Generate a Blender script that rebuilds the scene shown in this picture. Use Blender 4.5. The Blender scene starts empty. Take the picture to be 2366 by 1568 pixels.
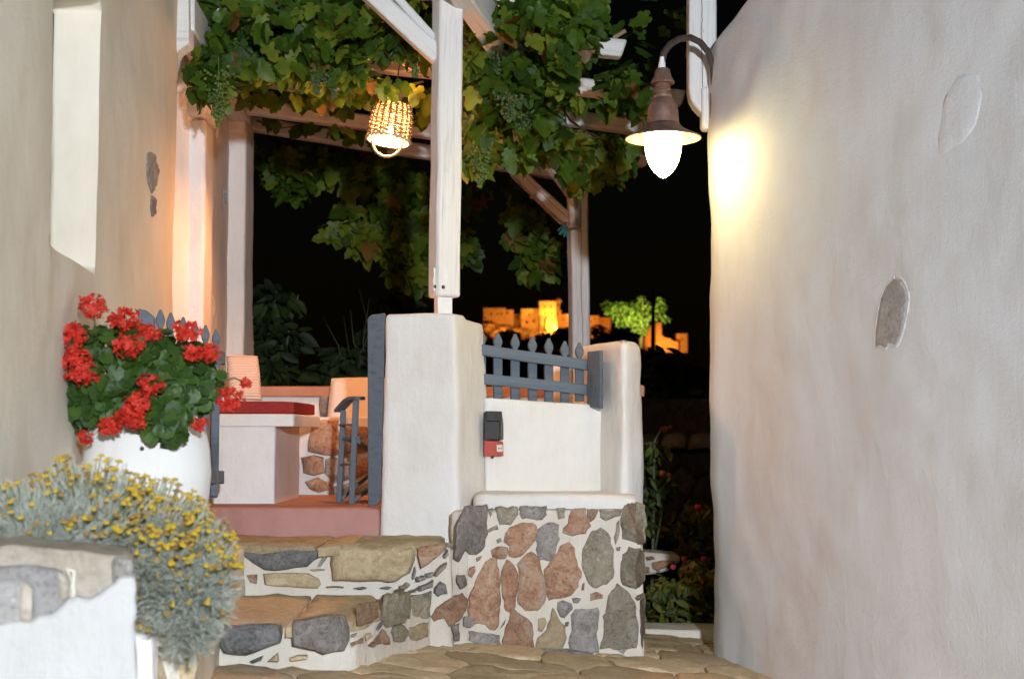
import bpy, bmesh, math, random
from mathutils import Vector, Matrix, noise
from mathutils.bvhtree import BVHTree
random.seed(7)
R = random.random
U = random.uniform
SC = bpy.context.scene
COL = SC.collection

# ------------------------------------------------------------------ camera, sky, light, exposure
EYE = 1.6
F = 3300.0                      # focal length in units of a 2366 px wide picture
PITCH = math.atan(216.0 / F)
CP, SP = math.cos(PITCH), math.sin(PITCH)
cam_data = bpy.data.cameras.new('camera')
cam_data.sensor_width = 36.0
cam_data.lens = 36.0 * F / 2366.0
cam_data.clip_start = 0.05
cam_data.clip_end = 4000.0
cam_data.dof.use_dof = True
cam_data.dof.focus_distance = 7.7
cam_data.dof.aperture_fstop = 3.2
cam = bpy.data.objects.new('camera', cam_data)
cam.location = (0, 0, EYE)
cam.rotation_euler = (math.pi / 2 + PITCH, 0, 0)
COL.objects.link(cam)
SC.camera = cam

world = bpy.data.worlds.new('World')
SC.world = world
world.use_nodes = True
wn = world.node_tree
wn.nodes.clear()
w_out = wn.nodes.new('ShaderNodeOutputWorld')
w_bg = wn.nodes.new('ShaderNodeBackground')
w_sky = wn.nodes.new('ShaderNodeTexSky')
w_sky.sky_type = 'NISHITA'
w_sky.sun_disc = False
w_sky.sun_elevation = math.radians(1.0)
w_sky.sun_rotation = math.radians(200)
w_bg.inputs['Strength'].default_value = 0.0011
wn.links.new(w_sky.outputs[0], w_bg.inputs['Color'])
wn.links.new(w_bg.outputs[0], w_out.inputs['Surface'])

vs = SC.view_settings
vs.view_transform = 'Standard'
vs.look = 'None'
vs.exposure = 0.0
vs.gamma = 1.0
vs.use_curve_mapping = False
SC.cycles.max_bounces = 6
SC.cycles.diffuse_bounces = 4
SC.cycles.sample_clamp_indirect = 4.0

LANTERN_POWER = 48.0
BASKET_POWER = 5000.0
LANE_POWER = 4200.0

# ------------------------------------------------------------------ helpers
def P(px, py, Y):
    """the point of the place that lies Y metres ahead and shows at (px, py) of the 2366 x 1568 picture"""
    u = (px - 1183.0) / F
    v = (784.0 - py) / F
    s = Y / (CP - SP * v)
    return Vector((u * s, Y, (SP + CP * v) * s + EYE))

def seen_at(p):
    d = p.y * CP + (p.z - EYE) * SP
    return 1183 + F * p.x / d, 784 - F * (-p.y * SP + (p.z - EYE) * CP) / d

def crop(ox, oy, sc):
    return lambda cx, cy: ((ox + cx * sc) / 1.268, (oy + cy * sc) / 1.268)

class MB:
    def __init__(s):
        s.v = []; s.f = []; s.m = []
    def add(s, vs_, fs, mi=0):
        n = len(s.v)
        s.v += [tuple(q) for q in vs_]
        for f in fs:
            s.f.append(tuple(i + n for i in f)); s.m.append(mi)
    def box(s, c, d, rz=0.0, mi=0):
        c = Vector(c); hx, hy, hz = d[0] / 2, d[1] / 2, d[2] / 2
        r = Matrix.Rotation(rz, 3, 'Z')
        vv = [c + r @ Vector((x, y, z)) for z in (-hz, hz) for y in (-hy, hy) for x in (-hx, hx)]
        s.add(vv, [(0, 2, 3, 1), (4, 5, 7, 6), (0, 1, 5, 4), (2, 6, 7, 3), (0, 4, 6, 2), (1, 3, 7, 5)], mi)
    def tube(s, pts, r, n=8, mi=0, cap=True):
        pts = [Vector(p) for p in pts]
        rs = r if isinstance(r, (list, tuple)) else [r] * len(pts)
        rings = []
        up = Vector((0.123, 0.37, 0.92)).normalized()
        t0 = (pts[1] - pts[0]).normalized()
        a = t0.cross(up)
        if a.length < 0.05: a = t0.cross(Vector((1, 0, 0)))
        a.normalize()
        for i, p in enumerate(pts):
            t = (pts[min(i + 1, len(pts) - 1)] - pts[max(i - 1, 0)])
            if t.length < 1e-9: t = t0
            t.normalize()
            a = (a - t * a.dot(t)).normalized()
            b = t.cross(a)
            rings.append([p + (a * math.cos(k * 2 * math.pi / n) + b * math.sin(k * 2 * math.pi / n)) * rs[i] for k in range(n)])
        fs = []
        for i in range(len(pts) - 1):
            for k in range(n):
                k2 = (k + 1) % n
                fs.append((i * n + k, i * n + k2, (i + 1) * n + k2, (i + 1) * n + k))
        if cap:
            fs.append(tuple(range(n - 1, -1, -1)))
            fs.append(tuple((len(pts) - 1) * n + k for k in range(n)))
        s.add([q for r_ in rings for q in r_], fs, mi)
    def lathe(s, prof, c, n=24, mi=0, ax=None):
        """prof: list of (radius, z) ; c: axis foot"""
        c = Vector(c); vv = []; fs = []
        rot = Matrix.Identity(3) if ax is None else Vector((0, 0, 1)).rotation_difference(Vector(ax)).to_matrix()
        for r, z in prof:
            for k in range(n):
                a = k * 2 * math.pi / n
                vv.append(c + rot @ Vector((r * math.cos(a), r * math.sin(a), z)))
        for i in range(len(prof) - 1):
            for k in range(n):
                k2 = (k + 1) % n
                fs.append((i * n + k, i * n + k2, (i + 1) * n + k2, (i + 1) * n + k))
        s.add(vv, fs, mi)
    def prism(s, poly, d, mi=0):
        """closed polygon of 3-D points pushed along the vector d"""
        poly = [Vector(p) for p in poly]; d = Vector(d); n = len(poly)
        vv = poly + [p + d for p in poly]
        fs = [tuple(range(n)), tuple(range(2 * n - 1, n - 1, -1))]
        for i in range(n):
            j = (i + 1) % n
            fs.append((i, i + n, j + n, j))
        s.add(vv, fs, mi)
    def ball(s, c, r, nu=8, nv=6, mi=0, sq=(1, 1, 1)):
        c = Vector(c); vv = [c + Vector((0, 0, r * sq[2]))]; fs = []
        for i in range(1, nv):
            a = math.pi * i / nv
            for k in range(nu):
                b = 2 * math.pi * k / nu
                vv.append(c + Vector((r * sq[0] * math.sin(a) * math.cos(b), r * sq[1] * math.sin(a) * math.sin(b), r * sq[2] * math.cos(a))))
        vv.append(c - Vector((0, 0, r * sq[2])))
        for k in range(nu):
            k2 = (k + 1) % nu
            fs.append((0, 1 + k, 1 + k2))
            fs.append((len(vv) - 1, 1 + (nv - 2) * nu + k2, 1 + (nv - 2) * nu + k))
            for i in range(nv - 2):
                fs.append((1 + i * nu + k, 1 + (i + 1) * nu + k, 1 + (i + 1) * nu + k2, 1 + i * nu + k2))
        s.add(vv, fs, mi)
    def mesh(s, name, off=(0, 0, 0), smooth=None, fix=True):
        me = bpy.data.meshes.new(name)
        ox, oy, oz = off
        me.from_pydata([(x - ox, y - oy, z - oz) for x, y, z in s.v], [], s.f)
        if any(s.m): me.polygons.foreach_set('material_index', s.m)
        if fix:
            bm = bmesh.new(); bm.from_mesh(me)
            bmesh.ops.recalc_face_normals(bm, faces=bm.faces)
            bm.to_mesh(me); bm.free()
        if smooth is not None:
            me.polygons.foreach_set('use_smooth', [True] * len(me.polygons))
            if smooth < 179: me.set_sharp_from_angle(angle=math.radians(smooth))
        me.update()
        return me

def wloc(o):
    """world position of a root or part (roots and parts are never rotated unless they say so)"""
    p = Vector((0, 0, 0))
    while o is not None:
        p = p + o.location; o = o.parent
    return p

def tag(o, label=None, cat=None, group=None, kind=None):
    if label: o['label'] = label
    if cat: o['category'] = cat
    if group: o['group'] = group
    if kind: o['kind'] = kind
    return o

def thing(name, loc, label, cat, group=None):
    o = bpy.data.objects.new(name, None)
    o.empty_display_size = 0.1
    o.location = loc
    COL.objects.link(o)
    return tag(o, label, cat, group)

def put(name, me, mat, parent=None, loc=None):
    o = bpy.data.objects.new(name, me)
    for m_ in (mat if isinstance(mat, (list, tuple)) else [mat]):
        if m_ is not None and len(me.materials) < len(mat if isinstance(mat, (list, tuple)) else [mat]):
            me.materials.append(m_)
    if parent is not None: o.parent = parent
    if loc is not None: o.location = loc
    COL.objects.link(o)
    return o

def obj(name, mb, mat, parent=None, smooth=35, bevel=None, kind=None, fix=True, seg=2):
    """one mesh object; the builder's points are world points"""
    off = wloc(parent) if parent is not None else Vector((0, 0, 0))
    if parent is None:
        c = sum((Vector(v) for v in mb.v), Vector()) / max(1, len(mb.v))
        zmin = min(v[2] for v in mb.v)
        off = Vector((c.x, c.y, zmin))
    me = mb.mesh(name, off, smooth, fix)
    o = put(name, me, mat, parent)
    if parent is None: o.location = off
    if bevel:
        b = o.modifiers.new('bevel', 'BEVEL')
        b.width = bevel; b.segments = seg; b.limit_method = 'ANGLE'; b.angle_limit = math.radians(40)
    if kind: o['kind'] = kind
    return o

def frame(A, B, side=None):
    """4x4 with local X from A to B"""
    x = (B - A).normalized()
    s_ = Vector(side) if side is not None else Vector((0, 0, 1))
    y = s_.cross(x)
    if y.length < 1e-4: y = Vector((0, 1, 0)).cross(x)
    y.normalize()
    z = x.cross(y)
    m = Matrix(((x.x, y.x, z.x, A.x), (x.y, y.y, z.y, A.y), (x.z, y.z, z.z, A.z), (0, 0, 0, 1)))
    return m

def beam(name, A, B, w, h, mat, parent, side=None, bevel=0.012, wob=0.004, ends=0.0):
    """a squared timber whose grain runs along its own X"""
    A = Vector(A); B = Vector(B); L = (B - A).length
    n = max(3, int(L / 0.25)); vv = []; fs = []
    for i in range(n + 1):
        x = L * i / n
        k = 1.0
        dy = U(-wob, wob); dz = U(-wob, wob)
        for y, z in ((-1, -1), (1, -1), (1, 1), (-1, 1)):
            xx = x - (ends * h if (i == n and z < 0) else 0)
            vv.append((xx, y * w / 2 * k + dy + U(-wob, wob) * .4, z * h / 2 * k + dz + U(-wob, wob) * .4))
    for i in range(n):
        for k in range(4):
            k2 = (k + 1) % 4
            fs.append((i * 4 + k, i * 4 + k2, i * 4 + 4 + k2, i * 4 + 4 + k))
    fs.append((3, 2, 1, 0)); fs.append(tuple(n * 4 + k for k in range(4)))
    m = MB(); m.add(vv, fs)
    o = put(name, m.mesh(name, smooth=35), mat, parent)
    M = frame(A, B, side)
    M.translation = A - wloc(parent)
    o.matrix_local = M
    b = o.modifiers.new('bevel', 'BEVEL'); b.width = bevel; b.segments = 2
    b.limit_method = 'ANGLE'; b.angle_limit = math.radians(40)
    return o

def n1(p, s):
    return noise.noise(Vector((p[0] * s, p[1] * s, p[2] * s)))

def fillet(plan, r, step):
    """plan polygon with rounded corners, resampled; r may be a list"""
    n = len(plan); out = []
    area = sum(plan[i][0] * plan[(i + 1) % n][1] - plan[(i + 1) % n][0] * plan[i][1] for i in range(n))
    if area < 0:
        plan = plan[::-1]
        if isinstance(r, list): r = r[::-1]
    rs = r if isinstance(r, list) else [r] * n
    for i in range(n):
        p0, p1, p2 = (Vector(plan[(i - 1) % n]), Vector(plan[i]), Vector(plan[(i + 1) % n]))
        a = (p0 - p1); b = (p2 - p1)
        k = min(rs[i], a.length * .45, b.length * .45)
        if k < 1e-4: out.append(p1); continue
        A = p1 + a.normalized() * k; B = p1 + b.normalized() * k
        for j in range(6):
            t = j / 5
            out.append(A * (1 - t) ** 2 + p1 * 2 * t * (1 - t) + B * t * t)
    res = []
    for i in range(len(out)):
        a, b = out[i], out[(i + 1) % len(out)]
        d = (b - a).length
        if d < 1e-5: continue
        k = max(1, int(round(d / step)))
        for j in range(k): res.append(a + (b - a) * j / k)
    return res

def plaster(plan, z0, z1, fil=.04, top=.03, amp=.006, step=.06, lean=0.0, mb=None, freq=2.6):
    """a hand-plastered block: rounded plan, rounded top edge, uneven faces. z1 number or f(x, y); lean = batter per metre"""
    mb = mb or MB()
    pts = fillet(plan, fil, step); n = len(pts)
    nor = []
    for i in range(n):
        t = (pts[(i + 1) % n] - pts[i - 1]).normalized()
        nor.append(Vector((t.y, -t.x)))
    zf = z1 if callable(z1) else (lambda x, y: z1)
    zt = max(zf(p.x, p.y) for p in pts)
    m = max(2, int((zt - z0) / step)); levels = [(i / m, 0, 0) for i in range(m + 1)]
    levels += [(1, top * (1 - math.cos(a)), top * math.sin(a)) for a in (.4, .8, 1.2, math.pi / 2)] if top > 0 else []
    vv = []
    for t, ins, dz in levels:
        for i, p in enumerate(pts):
            ztop = zf(p.x, p.y) - top
            z = z0 + (ztop - z0) * t + dz
            q = p - nor[i] * (ins + lean * (z - z0))
            w = Vector((q.x, q.y, z))
            d = amp * (n1(w, freq) + .45 * n1(w, freq * 3.3))
            vv.append((q.x + nor[i].x * d, q.y + nor[i].y * d, z + (amp * .6 * n1(w, 4.1) if t == 1 else 0)))
    fs = []
    L = len(levels)
    for l in range(L - 1):
        for i in range(n):
            j = (i + 1) % n
            fs.append((l * n + i, l * n + j, (l + 1) * n + j, (l + 1) * n + i))
    fs.append(tuple((L - 1) * n + i for i in range(n)))
    fs.append(tuple(range(n - 1, -1, -1)))
    mb.add(vv, fs)
    return mb

def densify(pts, step, jit):
    out = []
    n = len(pts)
    for i in range(n):
        a, b = pts[i], pts[(i + 1) % n]
        k = max(1, int(round((b - a).length / step)))
        for j in range(k):
            q = a + (b - a) * (j / k)
            if j: q = q + Vector((U(-jit, jit), U(-jit, jit), U(-jit, jit)))
            out.append(q)
    return out

def stone_mb(outline, nrm, thick, step=.045, jit=.006, back=.04, dome=.3, rough=.006):
    """an irregular stone: outline of 3-D points lying in a plane with outward normal nrm"""
    nrm = Vector(nrm).normalized()
    pts = densify([Vector(p) for p in outline], step, jit)
    n = len(pts); c = sum(pts, Vector()) / n
    sd = U(0, 50)
    rings = []
    size = sum((p - c).length for p in pts) / n
    for k, (sh, up) in enumerate(((1.0, -back), (1.0, thick * .45), (.93, thick * .92), (.66, thick * (1 + dome * .7)), (.33, thick * (1 + dome)))):
        ring = []
        for p in pts:
            q = c + (p - c) * sh
            w = q * 1.0
            d = rough * (n1(w + Vector((sd, 0, 0)), 14) + n1(w + Vector((sd, 0, 0)), 31)) if k > 1 else 0
            ring.append(q + nrm * (up + d))
        rings.append(ring)
    vv = [q for r_ in rings for q in r_] + [c + nrm * thick * (1 + dome)]
    fs = []
    for k in range(4):
        for i in range(n):
            j = (i + 1) % n
            fs.append((k * n + i, k * n + j, (k + 1) * n + j, (k + 1) * n + i))
    for i in range(n):
        fs.append((4 * n + i, 4 * n + (i + 1) % n, 5 * n))
    m = MB(); m.add(vv, fs)
    return m

def rubble_mb(outline, nrms, high, step=.03, jit=.006, rough=.007):
    """a stone bedded in mortar: its rim dips under the mortar's own surface, so that the mortar laps over it unevenly"""
    pts = densify([Vector(p) for p in outline], step, jit); n = len(pts)
    c = sum(pts, Vector()) / n; nrm = Vector(nrms).normalized(); sd = Vector((U(0, 50), 0, 0))
    vv = []; fs = []
    prof = ((1.10, -.035), (1.03, -.006), (.96, .006), (.84, .006 + high * .45), (.64, .006 + high * .8), (.40, .006 + high), (.18, .006 + high))
    tilt = Vector((U(-.1, .1), 0, U(-.1, .1)))
    for k, (sh, up) in enumerate(prof):
        for p in pts:
            q = c + (p - c) * sh
            d = rough * (1.1 * n1(q + sd, 9) + .8 * n1(q + sd, 27) + .4 * n1(q + sd, 60)) if k > 0 else 0
            vv.append(q + nrm * (up + d + (tilt.dot(q - c) * .35 if k > 2 else 0)))
    vv.append(sum(vv[6 * n:7 * n], Vector()) / n + nrm * .001)
    for k in range(6):
        for i in range(n):
            j = (i + 1) % n; fs.append((k * n + i, k * n + j, (k + 1) * n + j, (k + 1) * n + i))
    for i in range(n): fs.append((6 * n + i, 6 * n + (i + 1) % n, 7 * n))
    m = MB(); m.add(vv, fs)
    return m

def rubble(parent, outline, nrm, high, mat, name='stone', **k):
    return obj(name, rubble_mb(outline, nrm, high, **k), mat, parent, smooth=50)

def tree_of(objs):
    vs_, fs = [], []
    for o in objs:
        n = len(vs_); w = wloc(o)
        vs_ += [w + v_.co for v_ in o.data.vertices]; fs += [tuple(i + n for i in p_.vertices) for p_ in o.data.polygons]
    return BVHTree.FromPolygons(vs_, fs)
def on_surface(tree, px, py, alt):
    o = Vector((0, 0, EYE)); d = (P(px, py, 5.0) - o).normalized()
    h = tree.ray_cast(o, d)[0]
    return h if h is not None else P(px, py, alt)

def stone(parent, outline, nrm, thick, mat, name='stone', **k):
    return obj(name, stone_mb(outline, nrm, thick, **k), mat, parent, smooth=48)

def clip(poly, a, b):
    """the part of poly nearer to a than to b"""
    m = (a + b) / 2; d = b - a; out = []
    for i in range(len(poly)):
        p, q = poly[i], poly[(i + 1) % len(poly)]
        sp, sq_ = (p - m).dot(d), (q - m).dot(d)
        if sp <= 0: out.append(p)
        if sp * sq_ < 0: out.append(p + (q - p) * (sp / (sp - sq_)))
    return out

def cells(x0, x1, y0, y1, nx, ny, jit=.38, gap=.008, seed=1):
    """an irregular stone pattern: list of 2-D polygons"""
    rnd = random.Random(seed)
    dx, dy = (x1 - x0) / nx, (y1 - y0) / ny
    S = {}
    for i in range(-1, nx + 1):
        for j in range(-1, ny + 1):
            S[i, j] = Vector((x0 + (i + .5 + (.25 if j % 2 else -.25) + rnd.uniform(-jit, jit)) * dx, y0 + (j + .5 + rnd.uniform(-jit, jit)) * dy))
    res = []
    for (i, j), a in S.items():
        if not (0 <= i < nx and 0 <= j < ny): continue
        poly = [a + Vector(q) for q in ((-2 * dx, -2 * dy), (2 * dx, -2 * dy), (2 * dx, 2 * dy), (-2 * dx, 2 * dy))]
        for ii in range(i - 2, i + 3):
            for jj in range(j - 2, j + 3):
                if (ii, jj) != (i, j) and (ii, jj) in S: poly = clip(poly, a, S[ii, jj])
                if not poly: break
            if not poly: break
        poly = [Vector((min(max(q.x, x0), x1), min(max(q.y, y0), y1))) for q in poly]
        if len(poly) < 3: continue
        c = sum(poly, Vector((0, 0))) / len(poly)
        r = sum((q - c).length for q in poly) / len(poly)
        if r < .02: continue
        res.append([c + (q - c) * (1 - gap / r) for q in poly])
    return res

# ------------------------------------------------------------------ materials
def nmat(name):
    m = bpy.data.materials.new(name); m.use_nodes = True
    nt = m.node_tree
    b = nt.nodes['Principled BSDF']
    return m, nt, b

def N(nt, t, **k):
    n = nt.nodes.new(t)
    for a, v in k.items():
        if a in n.inputs: n.inputs[a].default_value = v
        else: setattr(n, a, v)
    return n

def coords(nt, kind='Object', scale=(1, 1, 1)):
    tc = N(nt, 'ShaderNodeTexCoord')
    mp = N(nt, 'ShaderNodeMapping')
    mp.inputs['Scale'].default_value = scale
    nt.links.new(tc.outputs[kind], mp.inputs['Vector'])
    return mp.outputs['Vector']

def noise_n(nt, vec, scale, detail=4, rough=.6, dist=0.0):
    n = N(nt, 'ShaderNodeTexNoise')
    n.inputs['Scale'].default_value = scale; n.inputs['Detail'].default_value = detail
    n.inputs['Roughness'].default_value = rough; n.inputs['Distortion'].default_value = dist
    nt.links.new(vec, n.inputs['Vector'])
    return n.outputs['Fac']

def ramp(nt, fac, stops):
    r = N(nt, 'ShaderNodeValToRGB')
    e = r.color_ramp.elements
    while len(e) < len(stops): e.new(.5)
    for i, (p, c) in enumerate(stops):
        e[i].position = p; e[i].color = (*c, 1) if len(c) == 3 else c
    nt.links.new(fac, r.inputs['Fac'])
    return r.outputs['Color']

def mixc(nt, fac, a, b, mode='MIX'):
    n = N(nt, 'ShaderNodeMix', data_type='RGBA', blend_type=mode)
    for s_, v in ((n.inputs[0], fac), (n.inputs[6], a), (n.inputs[7], b)):
        if hasattr(v, 'links') or hasattr(v, 'is_linked'): nt.links.new(v, s_)
        elif isinstance(v, (int, float)): s_.default_value = v
        else: s_.default_value = (*v, 1) if len(v) == 3 else v
    return n.outputs[2]

def bump(nt, b, h, strength, dist=.01, prev=None):
    n = N(nt, 'ShaderNodeBump')
    n.inputs['Strength'].default_value = strength; n.inputs['Distance'].default_value = dist
    nt.links.new(h, n.inputs['Height'])
    if prev is not None: nt.links.new(prev, n.inputs['Normal'])
    nt.links.new(n.outputs[0], b.inputs['Normal'])
    return n.outputs[0]

def m_plaster(name, c, var=.07, fine=.25, strokes=.35, warm=(.97, .93, .86), dist=.012):
    m, nt, b = nmat(name)
    v = coords(nt); vz = coords(nt, scale=(4.5, 4.5, 1.4))
    big = noise_n(nt, v, 1.3, 5, .62)
    st = noise_n(nt, vz, 3.2, 5, .68, .4)
    fi = noise_n(nt, v, 85, 3, .65)
    c1 = tuple(x * (1 - var) * w for x, w in zip(c, warm)); c2 = tuple(min(.9, x * (1 + var * .6)) for x in c)
    col = ramp(nt, big, [(.32, c1), (.68, c2)])
    col = mixc(nt, ramp(nt, st, [(.35, (0, 0, 0)), (.75, (.5, .5, .5))]), col, tuple(min(.9, x * 1.06) for x in c))
    spots = noise_n(nt, v, 22, 4, .7)
    col = mixc(nt, ramp(nt, spots, [(.70, (0, 0, 0)), (.78, (.35, .35, .35))]), col, tuple(x * .72 * w for x, w in zip(c, warm)))
    nt.links.new(col, b.inputs['Base Color'])
    b.inputs['Roughness'].default_value = .88
    b.inputs['Specular IOR Level'].default_value = .25
    p = bump(nt, b, st, strokes, dist)
    p = bump(nt, b, noise_n(nt, v, 6, 5, .6), strokes * .8, dist * 2, p)
    bump(nt, b, fi, fine, .004, p)
    return m

def m_wood(name, c, dark=.5, crack=False, worn=(.30, .22, .17)):
    m, nt, b = nmat(name)
    v = coords(nt, scale=(1.2, 26, 26))
    g = noise_n(nt, v, 1.6, 6, .65, .3)
    col = ramp(nt, g, [(.28, tuple(x * dark for x in c)), (.46, tuple(x * .92 for x in c)), (.7, c)])
    v2 = coords(nt, scale=(3, 12, 12))
    w = noise_n(nt, v2, 2.2, 6, .7)
    col = mixc(nt, ramp(nt, w, [(.63, (0, 0, 0)), (.73, (.75, .75, .75))]), col, worn)
    h = g
    if crack:
        tc = N(nt, 'ShaderNodeTexCoord')
        sep = N(nt, 'ShaderNodeSeparateXYZ'); nt.links.new(tc.outputs['Object'], sep.inputs[0])
        wob = noise_n(nt, coords(nt, scale=(1.3, .01, .01)), 2.0, 6, .6)
        a = N(nt, 'ShaderNodeMath', operation='MULTIPLY_ADD'); a.inputs[1].default_value = .055; a.inputs[2].default_value = -.024
        nt.links.new(wob, a.inputs[0])
        d = N(nt, 'ShaderNodeMath', operation='ADD'); nt.links.new(sep.outputs['Y'], d.inputs[0]); nt.links.new(a.outputs[0], d.inputs[1])
        ab = N(nt, 'ShaderNodeMath', operation='ABSOLUTE'); nt.links.new(d.outputs[0], ab.inputs[0])
        lt = ramp(nt, ab.outputs[0], [(.0, (1, 1, 1)), (.0042, (0, 0, 0))])
        gate = ramp(nt, noise_n(nt, coords(nt, scale=(1, .01, .01)), 1.1, 2), [(.36, (0, 0, 0)), (.44, (1, 1, 1))])
        lt = mixc(nt, 1.0, lt, gate, 'MULTIPLY')
        col = mixc(nt, lt, col, (.03, .02, .016))
    nt.links.new(col, b.inputs['Base Color'])
    b.inputs['Roughness'].default_value = .7
    b.inputs['Specular IOR Level'].default_value = .3
    p = bump(nt, b, g, .5, .006)
    bump(nt, b, w, .3, .004, p)
    return m

def m_stone(name, cs, rough=.9, scale=1.0, bmp=.7, speck=.6):
    """cs: colours from dark to light; each stone takes its own shift"""
    m, nt, b = nmat(name)
    oi = N(nt, 'ShaderNodeObjectInfo')
    tc = N(nt, 'ShaderNodeTexCoord')
    ad = N(nt, 'ShaderNodeVectorMath', operation='MULTIPLY_ADD')
    ad.inputs[0].default_value = (37, 53, 71)
    nt.links.new(oi.outputs['Random'], ad.inputs[1]); nt.links.new(tc.outputs['Object'], ad.inputs[2])
    v = ad.outputs[0]
    a = noise_n(nt, v, 9 * scale, 8, .72, .9)
    k = len(cs) - 1
    col = ramp(nt, a, [(.34 + .32 * i / k, c) for i, c in enumerate(cs)])
    s2 = noise_n(nt, v, 60 * scale, 4, .7)
    col = mixc(nt, ramp(nt, s2, [(.34, (speck,) * 3), (.5, (0, 0, 0))]), col, tuple(x * .45 for x in cs[0]))
    s3 = noise_n(nt, v, 24 * scale, 5, .75)
    col = mixc(nt, ramp(nt, s3, [(.62, (0, 0, 0)), (.72, (.55, .55, .55))]), col, tuple(min(.75, x * 1.55 + .03) for x in cs[-1]))
    hsv = N(nt, 'ShaderNodeHueSaturation')
    mr = N(nt, 'ShaderNodeMapRange'); mr.inputs[3].default_value = .75; mr.inputs[4].default_value = 1.25
    nt.links.new(oi.outputs['Random'], mr.inputs[0]); nt.links.new(mr.outputs[0], hsv.inputs['Value'])
    nt.links.new(col, hsv.inputs['Color'])
    nt.links.new(hsv.outputs[0], b.inputs['Base Color'])
    b.inputs['Roughness'].default_value = rough
    b.inputs['Specular IOR Level'].default_value = .3
    p = bump(nt, b, a, bmp, .05)
    bump(nt, b, s2, bmp * .6, .006, p)
    return m

def m_leaf(name, c, c2, trans=.35, rough=.5, scale=9):
    m, nt, b = nmat(name)
    v = coords(nt, 'Object')
    geo = N(nt, 'ShaderNodeNewGeometry')
    oi = N(nt, 'ShaderNodeObjectInfo')
    ri = N(nt, 'ShaderNodeMath', operation='ADD')
    nt.links.new(geo.outputs['Random Per Island'], ri.inputs[0]); nt.links.new(oi.outputs['Random'], ri.inputs[1])
    fr = N(nt, 'ShaderNodeMath', operation='FRACT'); nt.links.new(ri.outputs[0], fr.inputs[0])
    a = noise_n(nt, v, scale, 4, .6)
    col = mixc(nt, fr.outputs[0], c, c2)
    col = mixc(nt, ramp(nt, a, [(.35, (.55, .55, .55)), (.6, (0, 0, 0))]), col, tuple(x * .55 for x in c))
    nt.links.new(col, b.inputs['Base Color'])
    b.inputs['Roughness'].default_value = rough
    b.inputs['Specular IOR Level'].default_value = .35
    tr = N(nt, 'ShaderNodeBsdfTranslucent')
    tcol = mixc(nt, .5, col, tuple(min(.6, x * 2.2) for x in c2))
    nt.links.new(tcol, tr.inputs['Color'])
    mx = N(nt, 'ShaderNodeMixShader'); mx.inputs[0].default_value = trans
    nt.links.new(b.outputs[0], mx.inputs[1]); nt.links.new(tr.outputs[0], mx.inputs[2])
    out = nt.nodes['Material Output']
    nt.links.new(mx.outputs[0], out.inputs['Surface'])
    bump(nt, b, a, .4, .004)
    return m

def m_plain(name, c, rough=.6, metal=0.0, var=.15, scale=12, bmp=.15, spec=.4):
    m, nt, b = nmat(name)
    v = coords(nt)
    a = noise_n(nt, v, scale, 5, .65)
    nt.links.new(ramp(nt, a, [(.3, tuple(x * (1 - var) for x in c)), (.7, tuple(min(.95, x * (1 + var)) for x in c))]), b.inputs['Base Color'])
    b.inputs['Roughness'].default_value = rough; b.inputs['Metallic'].default_value = metal
    b.inputs['Specular IOR Level'].default_value = spec
    bump(nt, b, a, bmp, .004)
    return m

def m_glow(name, c, strength):
    m, nt, b = nmat(name)
    b.inputs['Base Color'].default_value = (.8, .78, .7, 1)
    b.inputs['Emission Color'].default_value = (*c, 1)
    b.inputs['Emission Strength'].default_value = strength
    return m

M = {}
M['white'] = m_plaster('white_plaster', (.78, .76, .73), var=.07, fine=.5, strokes=.7)
M['white_right'] = m_plaster('white_lime_plaster', (.69, .70, .715), var=.05, fine=.7, strokes=.22, warm=(.98, .98, .97))
M['cream'] = m_plaster('cream_plaster', (.75, .68, .56), var=.09, fine=.35, strokes=.25)
M['mortar'] = m_plaster('white_mortar', (.70, .65, .56), var=.2, fine=.8, strokes=.9)
M['wood'] = m_wood('white_painted_timber', (.78, .75, .71), .6)
M['wood_crack'] = m_wood('cracked_white_timber', (.78, .75, .71), .62, True)
M['blue'] = m_wood('blue_painted_wood', (.13, .162, .195), .6, worn=(.16, .20, .23))
M['rust'] = m_stone('rust_stone', [(.23, .15, .11), (.40, .215, .13), (.47, .30, .195), (.43, .355, .28)])
M['olive'] = m_stone('olive_stone', [(.24, .21, .145), (.34, .30, .22), (.43, .395, .31)], bmp=.6)
M['grey'] = m_stone('grey_stone', [(.20, .18, .165), (.31, .28, .255), (.42, .385, .35)], bmp=.6)
M['wallstone'] = m_stone('smooth_grey_stone', [(.25, .235, .225), (.32, .305, .29), (.37, .355, .34)], bmp=.15)
M['slate'] = m_stone('slate_stone', [(.13, .125, .125), (.23, .225, .22), (.35, .34, .33)])
M['brown'] = m_stone('brown_sandstone', [(.32, .245, .14), (.45, .355, .215), (.52, .42, .27)], bmp=.4, speck=.35)
M['tan'] = m_stone('tan_flagstone', [(.42, .315, .19), (.56, .445, .28), (.58, .42, .26), (.61, .51, .36)], scale=.6, bmp=.45, speck=.35)
M['slab'] = m_stone('grey_brown_slab', [(.26, .22, .165), (.36, .315, .25), (.44, .39, .33)], scale=.7, bmp=.4, speck=.3)
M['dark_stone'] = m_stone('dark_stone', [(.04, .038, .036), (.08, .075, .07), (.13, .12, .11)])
M['planter'] = m_plaster('worn_white_paint', (.50, .495, .49), var=.1, fine=.5, strokes=.8, warm=(.97, .95, .9))
M['redstep'] = m_plaster('red_cement', (.46, .25, .215), var=.3, fine=.3, strokes=.2, warm=(1, .8, .8))
M['terracotta'] = m_plaster('terracotta_cement', (.45, .25, .17), var=.2, fine=.3, strokes=.3, warm=(1, .9, .85))
M['copper'] = m_plain('aged_copper', (.20, .115, .085), .55, .35, .35, 20)
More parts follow.
